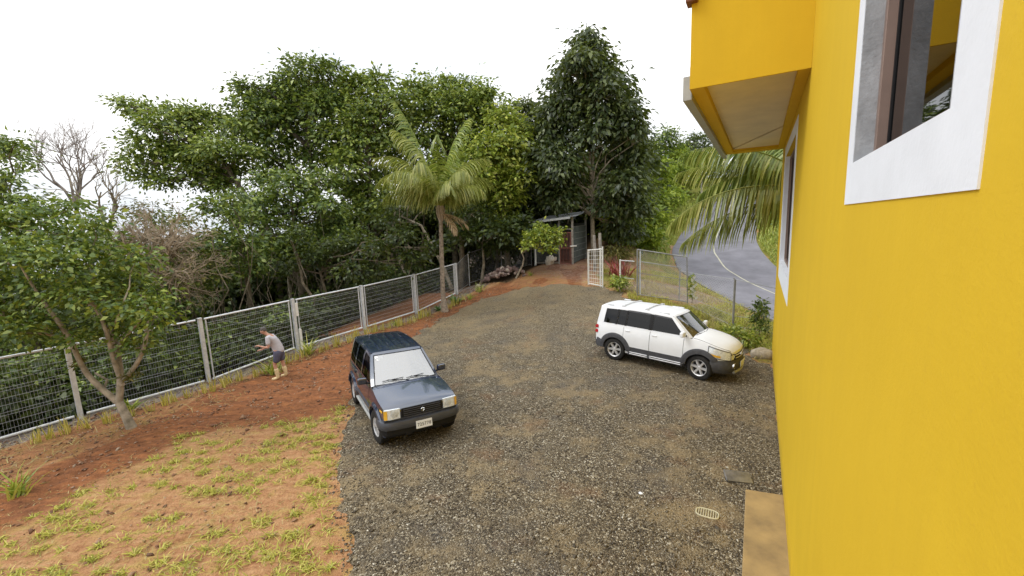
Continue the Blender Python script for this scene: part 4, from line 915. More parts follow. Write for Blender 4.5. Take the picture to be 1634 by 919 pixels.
    for y0, y1 in S.wipers:
        w_ = MB(); f = lambda y, t_: np.array([S.ws_bot[0]+(S.ws_top[0]-S.ws_bot[0])*t_+S.wsbow2*(1-(y/S.ws_bot[1])**2), y, S.ws_bot[2]+(S.ws_top[2]-S.ws_bot[2])*t_+.012])+nrm*.02
        w_.tube([f(y0, -.02), f((y0+y1)/2, .055), f(y1, .09)], .009, 5); w_.tube([f(y0+(y1-y0)*.25, .10), f(y1+(y1-y0)*.25, .065)], .008, 4); w_.build('wiper', M['black'], root)
    # cabin
    i_ = MB(); i_.box((S.ws_bot[0]-.22, 0, S.zbelt-.06), (.5, 1.30, .16)); i_.build('dashboard', M['cabin'], root, bevel=.04)
    seat_row(root, S.seatx, (.36, -.36), S.zbelt-.28); seat_row(root, S.seatx-.85, (.36, 0, -.36), S.zbelt-.28)
    sw = MB(); cx = S.ws_bot[0]-.50; Rw = rotm('Y', -.45)
    ring = np.array([(0, .185*math.cos(a), .185*math.sin(a)) for a in np.linspace(0, 2*math.pi, 25)])@Rw.T+np.array([cx, .36, S.zbelt+.02]); sw.tube(list(ring), .015, 6, False)
    sw.box((cx, .36, S.zbelt+.02), (.03, .34, .035), Rw); sw.box((cx+.03, .36, S.zbelt), (.06, .10, .10), Rw); sw.build('steering_wheel', M['black'], root)
    # wheels
    for sx in (1, -1):
        for sg in (1, -1): wheel(root, sx*S.hb, sg*S.track, S.wr, S.tw, sg, S.spokes, S.rimr, S.steer if sx > 0 else 0.)
    # mirrors
    for sg in (1, -1):
        mmb = MB(); a_ = S.gh(S.lines[0][0], .10, sg); q = a_+np.array([-.10, sg*.16, .06])
        mmb.box(q, (.11, .20, .145), rotm('Z', sg*.12)); mo = mmb.build('mirror', M[S.mirror], root, bevel=.035)
        mmb = MB(); mmb.tube([a_+np.array([-.06, 0, .0]), q-np.array([0, sg*.06, .05])], .025, 6); mmb.build('mirror_arm', M['black'], mo)
    return root
def plate(root, loc, rot, w_, h_, txt):
    b_ = MB(); b_.box((0, 0, 0), (w_, .012, h_)); p_ = b_.build('number_plate', M['plate'], root, bevel=.003); p_.location = loc; p_.rotation_euler = rot
    if txt:
        cu = bpy.data.curves.new('plate_number', 'FONT'); cu.body = txt; cu.size = .088; cu.extrude = .0012; cu.align_x = 'CENTER'; cu.align_y = 'CENTER'; cu.space_character = 1.08
        to = bpy.data.objects.new('plate_number', cu); COL.objects.link(to); cu.materials.append(M['ink']); bpy.context.view_layer.update(); tm = bpy.data.meshes.new_from_object(to.evaluated_get(bpy.context.evaluated_depsgraph_get())); bpy.data.objects.remove(to); to = bpy.data.objects.new('plate_number', tm); COL.objects.link(to); to.parent = p_; to.location = (0, -.0085, -.004); to.rotation_euler = (R(90), 0, 0)

# ---- dark blue off-roader
V = Suv(w=.80, ftap=.05, ftx=1.1, fpow=2, rtap=.03, rtx=-1.3, xf=1.80, xr=-1.84, zm=.74, zbelt=1.03, zfront=.875, hpow=1.15, xcowl=.84, zsill=.40, ra=.43, wr=.345, hb=1.24,
  zroof=1.60, rcamber=.065, rmid=-.85, rlen=1.03, yroof=.60, crown=.045, nose=.05, drop=.035, zvalance=.45, roof0=.14, roof1=-1.74, roofbow=.04, rcrown=.015, ribs=.012,
  ws_bot=(.80, .675, 1.06), ws_top=(.22, .545, 1.555), wsbow=.05, wsbow2=.06, doors=(.66, -.30, -1.02), handle='black', mirror='vpaint', steer=.10,
  lines=[((.76, .16), (.66, .10), 'p'), ((.66, .10), (-.26, -.24), 'w'), ((-.26, -.24), (-.35, -.33), 'p'), ((-.35, -.33), (-.98, -.95), 'w'), ((-.98, -.95), (-1.09, -1.06), 'p'), ((-1.09, -1.06), (-1.70, -1.62), 'w'), ((-1.70, -1.62), (-1.84, -1.74), 'p')],
  wipers=((.05, -.40), (.50, .10)), seatx=-.15, track=.70, tw=.21, spokes=6, rimr=.205)
car = build_suv(V, 'dark', 'dark blue five-door off-roader with amber lamp corners parked at the gravel edge', 'vpaint', 'wscreen')
for sg in (1, -1):                                                # wing flares
    for xc in (V.hb, -V.hb):
        b = MB(); P = []
        for a in np.linspace(-.10, math.pi+.10, 20):
            x_, z_ = xc+V.ra*math.cos(a), V.wr+V.ra*math.sin(a); xo, zo = xc+(V.ra+.075)*math.cos(a), V.wr+(V.ra+.075)*math.sin(a)
            ys = float(V.side(min(x_, 1.79), z_)); yo = float(V.side(min(xo, 1.79), min(zo, 1.0)))
            P.append([[x_, sg*(ys-.01), z_], [x_, sg*(ys+.040), z_], [xo*.6+x_*.4, sg*(yo+.036), zo*.6+z_*.4], [xo, sg*(yo+.003), zo]])
        b.grid(np.array(P), flip=sg < 0); b.build('wing_flare', M['vpaint'], car, 40)
for sg in (1, -1):
    b = MB(); P = V.skin(-.80, .80, .545, .60, sg, offs=.022, rows=3); Q = V.skin(-.80, .80, .545, .60, sg, offs=.001, rows=3)
    b.grid(P, flip=sg < 0); b.grid(np.stack([P[-1], Q[-1]]), flip=sg < 0); b.grid(np.stack([Q[0], P[0]]), flip=sg < 0); b.build('side_moulding', M['vtrim'], car, 40)
    b = MB(); b.tube([(-.78, sg*.78, .335), (.78, sg*.78, .335)], .035, 8); b.build('side_step', M['gutter'], car, 40)
prof = [(-.08, .475), (.015, .475), (.03, .50), (.03, .575), (.012, .625), (-.08, .635)]
half_ = [(1.44, -.80), (1.62, -.815), (1.76, -.79), (1.845, -.72), (1.885, -.55), (1.905, -.3), (1.91, 0)]
b = MB(); bar_path(b, half_+[(x, -y) for x, y in half_[-2::-1]], prof); bp = b.build('bumper', M['vtrim'], car, 35)
b = MB(); bar_path(b, [(x-.03, y*.97) for x, y in half_+[(x, -y) for x, y in half_[-2::-1]]], [(-.1, .30), (-.04, .30), (.012, .36), (.012, .472), (-.1, .472)]); b.build('valance', M['black'], bp, 35)
hr = [(-1.70, .80), (-1.84, .78), (-1.90, .6), (-1.92, 0)]
b = MB(); bar_path(b, hr+[(x, -y) for x, y in hr[-2::-1]], [(-.06, .44), (.02, .44), (.03, .48), (.02, .58), (-.06, .60)]); b.build('bumper', M['vtrim'], car, 35)
b = MB(); b.box((1.852, 0, .775), (.03, .84, .185)); gr_ = b.build('grille', M['black'], car, bevel=.012)
for z in (.715, .755, .795, .835):
    b = MB(); b.box((1.872, 0, z), (.014, .76, .014)); b.build('slat', M['vtrim'], gr_)
b = MB(); b.lathe([(.001, 0), (.040, 0), (.040, .01), (.001, .01)], (1.879, 0, .775), 'X', 20); em = b.build('emblem', M['vtrim'], gr_)
b = MB()                                                           # slanted S-shaped badge
for q0, q1 in (((.030, .018), (-.010, .034)), ((-.010, .034), (-.032, .012)), ((-.032, .012), (.032, -.012)), ((.032, -.012), (.010, -.034)), ((.010, -.034), (-.030, -.018))):
    b.tube([(1.892, q0[0], .775+q0[1]), (1.892, q1[0], .775+q1[1])], .0085, 5)
b.build('emblem_mark', M['chrome'], gr_)
for sg in (1, -1):
    b = MB(); P = [[(1.862-.03*(u > .65)*((u-.65)/.35), sg*(.445+.30*u), z) for u in np.linspace(0, 1, 7)] for z in (.685, .87)]; P = np.array(P); P[1, :, 0] -= .02
    b.grid(P, flip=sg < 0); Q = P.copy(); Q[..., 0] -= .06; b.grid(np.stack([P[1], Q[1]]), flip=sg < 0); b.grid(np.stack([Q[0], P[0]]), flip=sg < 0); b.grid(np.stack([P[:, -1], Q[:, -1]]), flip=sg < 0); b.grid(np.stack([Q[:, 0], P[:, 0]]), flip=sg < 0)
    hl = b.build('headlight', M['lamp'], car, 40)
    b = MB(); b.lathe([(.06, 0), (.066, .006), (.02, .012), (.001, .012)], (1.853, sg*.55, .775), 'X', 18); b.build('reflector', M['reflector'], hl, 40)
    b = MB(); P = [[(1.848-.034*u, sg*(.695+.06*u), z) for u in np.linspace(0, 1, 4)] for z in (.692, .862)]; P = np.array(P); P[..., 0] += .012; P[1, :, 0] -= .016; b.grid(P, flip=sg < 0); b.build('indicator', M['amber'], hl, 40)
    b = MB(); P = V.skin(1.60, 1.74, .80, .845, sg, offs=.008, rows=3); b.grid(P, flip=sg < 0); b.build('side_indicator', M['amber'], car)
    b = MB(); b.box((1.86, sg*.30, .335), (.05, .12, .06)); b.build('tow_eye', M['black'], car, bevel=.01)
plate(car, (1.945, 0, .50), (R(-8), 0, R(90)), .33, .155, '725778')
for y0, z0 in ((-.50, .93), (-.40, .93), (-.47, .86)):
    t_ = z0; a_ = np.array([V.ws_bot[0]+(V.ws_top[0]-V.ws_bot[0])*t_+.03, y0, V.ws_bot[2]+(V.ws_top[2]-V.ws_bot[2])*t_+.004])
    b = MB(); b.box(a_-np.array([.012, 0, 0.008]), (.075, .075, .003), rotm('Y', math.atan2(V.ws_top[2]-V.ws_bot[2], V.ws_bot[0]-V.ws_top[0]))); b.build('sticker', M['plate'], car)
b = MB(); b.lathe([(.001, .10), (.30, .10), (.335, .06), (.345, -.06), (.30, -.10), (.001, -.10)], (-1.99, .05, .86), 'X', 28); b.build('spare_wheel', M['tyre'], car, 35)

# ---- white boxy crossover with grey cladding
X = Suv(w=.84, ftap=.27, ftx=1.35, fpow=2.6, rtap=.10, rtx=-1.5, xf=1.93, xr=-1.94, zm=.74, zbelt=1.08, zfront=.845, zface=.60, hpow=1.6, xcowl=.98, zsill=.36, ra=.385, wr=.335, hb=1.25,
  zroof=1.60, rcamber=.05, rmid=-.75, rlen=1.15, yroof=.63, crown=.085, nose=.06, drop=.03, zvalance=.34, roof0=.40, roof1=-1.84, roofbow=.07, rcrown=.03, ribs=0.,
  ws_bot=(1.0, .66, 1.085), ws_top=(.47, .56, 1.565), wsbow=.07, wsbow2=.14, doors=(.80, -.16, -.98), handle='wcar', mirror='wcar', steer=-.16,
  lines=[((.96, .43), (.82, .34), 'p'), ((.82, .34), (-.12, -.12), 'w'), ((-.12, -.12), (-.22, -.22), 'p'), ((-.22, -.22), (-.92, -.90), 'w'), ((-.92, -.90), (-.97, -.95), 'p'), ((-.97, -.95), (-1.22, -1.20), 'w'), ((-1.22, -1.20), (-1.27, -1.25), 'p'), ((-1.27, -1.25), (-1.68, -1.64), 'w'), ((-1.68, -1.64), (-1.94, -1.84), 'p')],
  wipers=((.10, -.40), (.52, .04)), seatx=.05, track=.745, tw=.215, spokes=6, rimr=.225)
car = build_suv(X, 'white', 'white boxy crossover with grey wheel arch cladding parked by the roadside fence', 'wcar', 'wscreen2')
for sg in (1, -1):
    fl = sg < 0
    def zc(x): return np.maximum(np.maximum(.515, X.zb(x, X.ra+.135)), X.zb(x)+.005)
    def zlo(x): return X.zb(x)-.004
    b = MB(); P = X.skin(X.xr, X.xf, zlo, zc, sg, offs=.016, rows=6, step=.02)
    k = np.abs(np.abs(P[0, :, 0])-X.hb) < X.ra+.135
    P[:, k, 1] += sg*.018*np.array([1, 1, 1, .95, .8, .1])[:, None]
    b.grid(P, flip=fl); Q = P[-1].copy(); Q[:, 1] -= sg*.03; b.grid(np.stack([P[-1], Q]), flip=fl); Q = P[0].copy(); Q[:, 1] -= sg*.06; b.grid(np.stack([Q, P[0]]), flip=fl)
    b.build('cladding', M['clad'], car, 35)
    for xa, xb in ((-.74, -.20), (-.12, .76)):
        b = MB()
        for zz in (.315, .365): b.tube([(xa, sg*.845, zz), (xb, sg*.845, zz)], .017, 8)
        b.build('step_bar', M['alloy'], car, 40)
    b = MB(); b.box((0, sg*.80, .30), (1.62, .08, .06)); b.build('sill_board', M['clad'], car, bevel=.015)
    # black pillars between the side windows
    for l0, l1 in (X.lines[2][:2], X.lines[4][:2], X.lines[6][:2]):
        b = MB(); b.grid(X.ghstrip(l0, l1, .06, .91, sg, offs=.004), flip=fl); b.build('pillar_trim', M['black'], car)
    # visors over the windows
    for l0, l1 in (X.lines[1][:2], X.lines[3][:2]):
        b = MB(); b.grid(X.ghstrip(l0, l1, .84, .93, sg, offs=.012), flip=fl); b.build('rain_visor', M['clad'], car)
    # big swept headlight
    lo = lambda x: .62+.10*clampv((1.93-x)/.46)**1.2; hi = lambda x: X.zt(x)-.010-.02*clampv((1.93-x)/.46)
    b = MB(); P = X.skin(1.45, X.xf, lo, hi, sg, offs=.012, rows=6, step=.03); b.grid(P, flip=fl)
    P2 = np.array([[[X.xf+.02+.025*u, sg*(X.side(X.xf, z)-.16*u+.006), z] for u in np.linspace(0, 1, 4)] for z in np.linspace(.625, .775, 5)]); b.grid(P2, flip=fl); hl = b.build('headlight', M['lamp'], car, 40)
    b = MB(); b.tube(list(P[-1][::2])+list(P2[-1]), .009, 5); b.tube(list(P[0][::2])+list(P2[0]), .009, 5); b.tube(list(P[:, 0]), .009, 5); b.build('seal', M['black'], hl)
    lo2 = lambda x: .655+.09*clampv((1.93-x)/.46)**1.2; hi2 = lambda x: lo2(x)+.055
    b = MB(); b.grid(X.skin(1.50, 1.74, lo2, hi2, sg, offs=.018, rows=3), flip=fl); b.build('indicator', M['amber'], hl)
    b = MB(); b.lathe([(.001, .03), (.045, .03), (.05, .0)], (1.955, sg*.38, .70), 'X', 16); b.build('reflector', M['reflector'], hl, 40)
    b = MB(); b.lathe([(.05, 0), (.085, .0), (.085, .035), (.06, .04), (.05, .02)], (1.985, sg*.47, .47), 'X', 22); fg = b.build('fog_lamp', M['chrome'], car, 40)
    b = MB(); b.lathe([(.001, .03), (.05, .018)], (1.987, sg*.47, .47), 'X', 18); b.build('lens', M['lamp'], fg, 40)
    for z in (.80, .95):
        b = MB(); b.lathe([(.001, .04), (.05, .035), (.06, 0)], (-1.90, sg*.75, z), 'Y', 14); q = b; q.v = [(x_, y_ if sg > 0 else 2*sg*.75-y_, z_) for x_, y_, z_ in b.v]; b.build('tail_lamp', M['red'], car, 50)
    xs_ = np.linspace(X.xcowl+.02, X.xf-.02, 14); b = MB(); b.tube([(x_, sg*(X.side(x_, X.zt(x_))*.93), X.zt(x_)+X.crown*.165) for x_ in xs_], .006, 4); b.build('shut_line', M['black'], car)
    # roof rail ends
    for xa, xb in ((.28, -.08), (-1.45, -1.68)):
        b = MB(); b.box(((xa+xb)/2, sg*.575, X.roofz(xa)+.018), (xa-xb, .035, .035)); b.build('roof_rail', M['galv'], car, bevel=.012)
for x_ in (-.38, -1.12):
    b = MB(); b.tube([(x_, -.575, X.roofz(x_)+.028), (x_, 0, X.roofz(x_)+.048), (x_, .575, X.roofz(x_)+.028)], .017, 6)
    for sg in (1, -1): b.box((x_, sg*.575, X.roofz(x_)+.012), (.10, .05, .04))
    b.build('roof_bar', M['galv'], car, 40)
# front bumper skin, grille, skid plate
prof = [(-.10, .30), (-.02, .27), (.03, .33), (.055, .42), (.05, .54), (.02, .615), (-.06, .63)]
half_ = [(1.50, -.815), (1.70, -.765), (1.86, -.66), (1.955, -.50), (2.0, -.27), (2.015, 0)]
b = MB(); bar_path(b, half_+[(x, -y) for x, y in half_[-2::-1]], prof); bp = b.build('bumper', M['clad'], car, 40)
b = MB(); bar_path(b, [(1.985, -.42), (2.02, -.2), (2.03, 0), (2.02, .2), (1.985, .42)], [(-.02, .255), (.02, .25), (.05, .29), (.03, .33), (-.02, .33)]); b.build('skid_plate', M['gutter'], bp, 40)
b = MB(); bar_path(b, [(1.985, -.40), (2.012, -.2), (2.018, 0), (2.012, .2), (1.985, .40)], [(-.02, .625), (.012, .625), (.006, .70), (-.012, .765), (-.04, .775)]); gr_ = b.build('grille', M['black'], car, 40)
for z, o_ in ((.665, .018), (.735, .006)):
    b = MB(); b.tube([(1.985+o_, -.36, z), (2.012+o_, -.18, z), (2.02+o_, 0, z), (2.012+o_, .18, z), (1.985+o_, .36, z)], .013, 6); b.build('chrome_bar', M['alloy'], gr_, 40)
b = MB(); b.lathe([(.035, 0), (.055, .0), (.055, .012), (.035, .012)], (2.038, 0, .70), 'X', 20); b.box((2.042, 0, .70), (.012, .018, .09)); b.build('emblem', M['chrome'], gr_, 40)
for i in range(5):
    y_ = (i-2)*.075; b = MB(); b.box((1.90, y_, .872-.02*abs(i-2)/2), (.028, .035, .012), rotm('Y', .45)); b.build('bonnet_letter', M['alloy'], car)
plate(car, (2.082, 0, .47), (0, 0, R(90)), .33, .155, None)
hr = [(-1.62, .80), (-1.86, .77), (-1.97, .66), (-2.01, .4), (-2.02, 0)]
b = MB(); bar_path(b, hr+[(x, -y) for x, y in hr[-2::-1]], [(-.06, .34), (.0, .32), (.02, .40), (.02, .58), (-.04, .66)]); b.build('bumper', M['clad'], car, 40)
for y0, z0 in ((-.46, .80), (-.44, .55), (-.48, .30)):
    t_ = z0; a_ = np.array([X.ws_bot[0]+(X.ws_top[0]-X.ws_bot[0])*t_+.07, y0, X.ws_bot[2]+(X.ws_top[2]-X.ws_bot[2])*t_]); b = MB(); b.box(a_-np.array([.03, 0, .012]), (.07, .08, .003), rotm('Y', math.atan2(X.ws_top[2]-X.ws_bot[2], X.ws_bot[0]-X.ws_top[0]))); b.build('sticker', M['plate'], car)
# ------------------------------------------------------------------ the man working by the fence
def skin_mesh(name, chains, mat, parent=None, sub=2):
    """chains: list of point/radius lists; the first point of a later chain may name an earlier node by index"""
    V = []; Eg = []; Rr = []
    for ch in chains:
        prev = None
        for it in ch:
            if isinstance(it, int): prev = it; continue
            V.append(it[:3]); Rr.append(it[3:] if len(it) > 4 else (it[3], it[3])); i = len(V)-1
            if prev is not None: Eg.append((prev, i))
            prev = i
    me_ = bpy.data.meshes.new(name); me_.from_pydata([tuple(v) for v in V], Eg, []); o_ = link(name, me_, parent, mat)
    md = o_.modifiers.new('skin', 'SKIN'); md.use_smooth_shade = True
    for i, r_ in enumerate(Rr):
        me_.skin_vertices[0].data[i].radius = r_; me_.skin_vertices[0].data[i].use_root = i == 0
    s_ = o_.modifiers.new('sub', 'SUBSURF'); s_.levels = s_.render_levels = sub
    return o_
px_, py_ = at(447, 606, 13.0)[:2]; px_ = -7.50; py_ = 12.92
man = tag(empty('person', (px_, py_, g1(px_, py_)+.01), math.atan2(-.22, -.97)), 'man in grey t-shirt, slate shorts and cream rubber boots bending by the fence', 'person')
# local frame: x forward, y to his left (towards the house), z up
hip = (-.06, 0, .93, .115, .125); 
body = [[hip, (-.03, 0, 1.05, .10, .115), (.05, 0, 1.22, .115, .155), (.13, 0, 1.37, .09, .15), (.19, 0, 1.45, .052), (.245, 0, 1.505, .05), (.29, 0, 1.555, .072), (.315, 0, 1.60, .082), (.315, 0, 1.655, .066)],   # 0..8
 [0, (-.04, .10, .86, .095), (.03, .11, .66, .075), (.07, .11, .50, .056), (.03, .12, .32, .055), (.01, .12, .12, .036), (.03, .12, .05, .038), (.16, .13, .035, .032)],   # 9..15 left leg
 [0, (-.06, -.10, .86, .095), (-.09, -.11, .66, .075), (-.10, -.11, .49, .056), (-.13, -.12, .31, .055), (-.16, -.12, .12, .036), (-.14, -.12, .05, .038), (-.02, -.14, .035, .032)],   # 16..22
 [3, (.14, .19, 1.37, .056), (.13, .235, 1.23, .046), (.13, .25, 1.10, .038), (.26, .235, 1.12, .034), (.38, .20, 1.16, .024), (.43, .19, 1.175, .026, .036)],  # 23..28 left arm
 [3, (.15, -.19, 1.36, .056), (.19, -.23, 1.20, .046), (.24, -.22, 1.06, .038), (.34, -.17, 1.02, .034), (.43, -.10, .98, .024), (.48, -.08, .965, .026, .036)],  # 29..34
 [6, (.365, .0, 1.545, .022), (.395, 0, 1.535, .016)]]      # nose root and tip
for base, (hx, hy, hz), sg in ((28, (.43, .19, 1.175), 1), (34, (.48, -.08, .965), -1)):
    for k, (dy, ln) in enumerate(((-.028, .060), (-.010, .070), (.009, .066), (.027, .052))):
        body.append([base, (hx+.045, hy+dy*1.0, hz+.004, .0105), (hx+.045+ln*.5, hy+dy*1.1, hz-.006, .0095), (hx+.045+ln*.75, hy+dy*1.1, hz-.035, .008)])
    body.append([base, (hx+.005, hy-sg*.045, hz+.01, .012), (hx+.045, hy-sg*.06, hz+.0, .010)])
bo = skin_mesh('body', body, M['skin'], man)
sh = [[(-.065, 0, .83, .165, .182), (-.062, 0, .95, .160, .178), (-.035, 0, 1.06, .145, .170), (.045, 0, 1.22, .138, .182), (.125, 0, 1.37, .112, .172), (.175, 0, 1.43, .068)],
      [4, (.14, .195, 1.375, .078), (.135, .238, 1.25, .070), (.132, .25, 1.17, .068)], [4, (.15, -.195, 1.365, .078), (.185, -.235, 1.23, .070), (.20, -.235, 1.15, .066)]]
skin_mesh('tshirt', sh, M['shirt'], man)
so = [[(-.065, 0, .99, .145, .155), (-.06, 0, .88, .14, .165)], [1, (-.035, .100, .80, .118), (.0, .105, .66, .108), (.030, .108, .545, .100)], [1, (-.07, -.100, .80, .118), (-.085, -.105, .66, .108), (-.10, -.11, .545, .100)]]
skin_mesh('shorts', so, M['shorts'], man)
for lg in ([(.045, .115, .40, .073), (.03, .12, .30, .071), (.012, .12, .13, .056), (.02, .12, .065, .058), (.10, .125, .05, .052), (.195, .13, .04, .042)],
           [(-.115, -.115, .39, .073), (-.135, -.12, .29, .071), (-.158, -.12, .13, .056), (-.15, -.12, .065, .058), (-.07, -.135, .05, .052), (.02, -.145, .04, .042)]):
    skin_mesh('rubber_boot', [lg], M['boots'], man)
hm = MB(); P = []
for i, th in enumerate(np.linspace(.12, 1.75, 8)):
    P.append([(.30+.098*math.sin(th)*math.cos(a)*(1.0 if math.cos(a) < .3 or th < 1.1 else .80), .088*math.sin(th)*math.sin(a), 1.625+.098*math.cos(th)-(.035 if math.cos(a) < -.2 else 0)*max(0, th-1.2)) for a in np.linspace(0, 2*math.pi, 18, endpoint=False)])
hm.grid(np.array(P), closed=True, flip=True); hm.add(P[0], [tuple(range(18))]); hm.build('hair', M['hair'], man, 80)
for sg in (1, -1):
    fm = MB(); fm.lathe([(.001, .016*sg), (.022, .010*sg), (.03, 0)], (.295, sg*.080, 1.59), 'Y', 10); fm.build('ear', M['skin'], man, 60)
    fm = MB(); fm.box((.388, sg*.030, 1.590), (.012, .024, .010)); fm.build('eye', M['hair'], man)
fm = MB(); fm.box((.376, 0, 1.508), (.012, .045, .009)); fm.build('mouth', M['redbar'], man)
# ------------------------------------------------------------------ trees and plants
VR = np.random.default_rng(23)
def crown_arrays(blobs, leaf=.22, asp=.5, dens=1., per=18, clus=.34, droop=.35, up=.75, inner=.5):
    """leaf clusters spread through ellipsoids (x,y,z,r,flat): uneven outline, gaps between the clusters"""
    Cs = []; Ds = []; Ns = []
    for x, y, z, r_, fl in blobs:
        n = max(6, int(23*dens*r_*r_*(.45+.55*fl))); d = VR.normal(size=(n, 3)); d = unit(d); d[:, 2] = np.where(d[:, 2] < -.6, -d[:, 2]*.8, d[:, 2])
        rad = r_*(inner+(1-inner)*VR.random(n)**.6)*(1+np.clip(.2*VR.normal(size=n), -.4, .22)); c = np.array([x, y, z])+d*rad[:, None]*np.array([1, 1, fl])
        m_ = per; off = VR.normal(size=(n, m_, 3))*np.array([1, 1, .62])*clus*(.6+.7*VR.random((n, 1, 1)))
        out_ = unit(d*np.array([1, 1, .3])+1e-3)[:, None]
        D_ = unit(off*1.4/clus+out_*1.1+VR.normal(size=(n, m_, 3))*.5); D_[..., 2] -= droop*(.4+VR.random((n, m_)))
        N_ = VR.normal(size=(n, m_, 3))*.42+np.array([0, 0, 1.])*up*.62+out_*.55
        Cs.append((c[:, None]+off).reshape(-1, 3)); Ds.append(D_.reshape(-1, 3)); Ns.append(N_.reshape(-1, 3))
    C_ = np.concatenate(Cs); D_ = np.concatenate(Ds); N_ = np.concatenate(Ns); L_ = leaf*.98*(.5+.85*VR.random(len(C_))); return leaf_arrays(C_, D_, N_, L_, L_*asp*(.8+.4*VR.random(len(C_))))
def jit_path(a, b, n, amp, sag=0.):
    a = np.array(a, float); b = np.array(b, float); L_ = np.linalg.norm(b-a); P = [a+(b-a)*u for u in np.linspace(0, 1, n)]
    for i in range(1, n-1): P[i] = P[i]+VR.normal(0, amp*L_, 3)*np.array([1, 1, .5])+np.array([0, 0, sag*L_*math.sin(math.pi*i/(n-1))])
    return P
def along(path, f):
    path = np.array(path); d = np.r_[0, np.cumsum(np.linalg.norm(np.diff(path, axis=0), axis=1))]; return np.array([np.interp(f*d[-1], d, path[:, i]) for i in range(3)])
NTREE = 0
def tree(name, label, base, trunk, blobs, leafmat, bark, r0=.18, leaf=.22, group=None, cat='tree', asp=.5, dens=1., per=18, clus=.34, droop=.35, limbs=True, up=.75, inner=.5, r1=.45):
    base = np.array(base, float); root = tag(empty(name, base), label, cat, group)
    tp = [np.array(p, float)-base for p in trunk]; mb = MB(); n = len(tp); mb.tube(tp, list(np.linspace(r0, r0*r1, n)), 8)
    bl = [(b_[0]-base[0], b_[1]-base[1], b_[2]-base[2], b_[3], b_[4]) for b_ in blobs]; top = tp[-1]
    if limbs:
        for x, y, z, r_, fl in bl:
            c = np.array([x, y, z]); f = np.clip(.45+.5*(z-tp[0][2])/(top[2]-tp[0][2]+1e-6)*VR.uniform(.7, 1.), .3, .99); s_ = along(tp, f)
            if s_[2] > c[2]: s_ = along(tp, max(.25, f-.35))
            pth = jit_path(s_, c+np.array([0, 0, r_*fl*.3]), 5, .05, .05); mb.tube(pth, list(np.linspace(r0*.36, r0*.08, 5)), 5, False)
            for _ in range(4):
                e = c+unit(VR.normal(size=3))*r_*.75*np.array([1, 1, fl]); mb.tube(jit_path(pth[3], e, 3, .08), [r0*.12, r0*.08, r0*.03], 3, False)
    mb.build('trunk', M[bark], root, 60)
    V_, F_ = crown_arrays(bl, leaf, asp, dens, per, clus, droop, up, inner); link('crown', np_mesh('crown', V_, F_), root, M[leafmat]); return root
def pb(L_, Y, fl=.8, dj=1.3):
    o_ = []
    for px, py, r_ in L_:
        yy = Y+VR.uniform(-dj, dj); p_ = at(px, py, yy); o_.append((p_[0], p_[1], p_[2], r_*yy/F_PX, fl))
    return o_
def pt(L_, Y): return [at(px, py, Y) for px, py in L_]

# the small yard tree in front of the fence
q = hit(213, 684); Y0 = q[1]
base = np.array([q[0], q[1], g1(q[0], q[1])-.05]); root = tag(empty('yard_tree', base), 'small multi-stemmed leafy tree leaning over the red soil inside the mesh fence', 'tree')
mb = MB()
def px3(L_, Y=Y0, dy=None): return [at(x, y, Y+(dy[i] if dy else 0))-base for i, (x, y) in enumerate(L_)]
for L_, rr, dy in (([(213, 690), (204, 668), (195, 653), (190, 641)], (.115, .095, .085, .08), None),
    ([(190, 643), (161, 620), (134, 598), (122, 586), (126, 562), (116, 540), (98, 520), (60, 470), (30, 420)], (.07, .062, .055, .05, .055, .045, .035, .025, .012), (0, -.05, -.1, -.15, -.15, -.2, -.3, -.5, -.7)),
    ([(190, 641), (195, 623), (198, 606), (189, 574), (183, 544), (176, 500), (150, 440), (120, 390)], (.075, .07, .062, .055, .05, .04, .025, .01), (0, 0, .05, .1, .15, .2, .2, .3)),
    ([(196, 615), (183, 592), (177, 562), (174, 531), (160, 490), (110, 440)], (.05, .05, .045, .04, .03, .012), (0, -.05, -.1, -.2, -.3, -.6)),
    ([(198, 606), (213, 595), (227, 571), (235, 544), (238, 515), (230, 470)], (.05, .05, .045, .04, .03, .012), (0, .05, .1, .15, .2, .3)),
    ([(185, 556), (200, 535), (220, 520), (240, 490)], (.035, .03, .025, .01), (.1, 0, -.1, -.2)),
    ([(165, 622), (171, 606), (152, 595)], (.03, .028, .02), (0, .1, .2)), ([(116, 540), (80, 535), (40, 520)], (.035, .025, .012), (-.2, -.4, -.6)),
    ([(182, 520), (192, 495), (198, 480)], (.022, .018, .008), (-.3, -.4, -.5))):
    P = px3(L_, Y0, dy); P2 = smooth_line(P, len(P)*2-1) if len(P) > 3 else np.array(P); mb.tube(list(P2), list(np.interp(np.linspace(0, 1, len(P2)), np.linspace(0, 1, len(rr)), rr)), 8)
bl = []
for px, py, r_ in [(60,345,34),(105,375,40),(40,410,50),(100,430,50),(160,410,45),(195,460,45),(135,480,50),(225,495,38),(205,530,36),(60,470,52),(10,360,42),(-50,420,60),(30,530,36),(250,525,22),(-30,500,55),(150,360,30),(215,420,32),(75,520,36),(255,480,22),(20,450,45),(-90,470,60),(-110,390,60),(170,510,30),(120,330,22),(238,540,24),(255,508,24),(150,525,30),(120,545,22),(215,555,18),(60,540,28),(95,470,40),(180,445,34)]:
    yy = Y0+VR.uniform(-1.0, .7); p_ = at(px, py, yy)-base; bl.append((p_[0], p_[1], p_[2], r_*yy/F_PX, .7))
for x, y, z, r_, fl in bl:
    c = np.array([x, y, z]); near = min([np.array(v) for v in mb.v[::8]], key=lambda v: np.linalg.norm(v-c)+(0 if v[2] < c[2] else .5))
    mb.tube(jit_path(near, c, 4, .06), [.022, .018, .012, .005], 4, False)
mb.build('trunk', M['palebark'], root, 60)
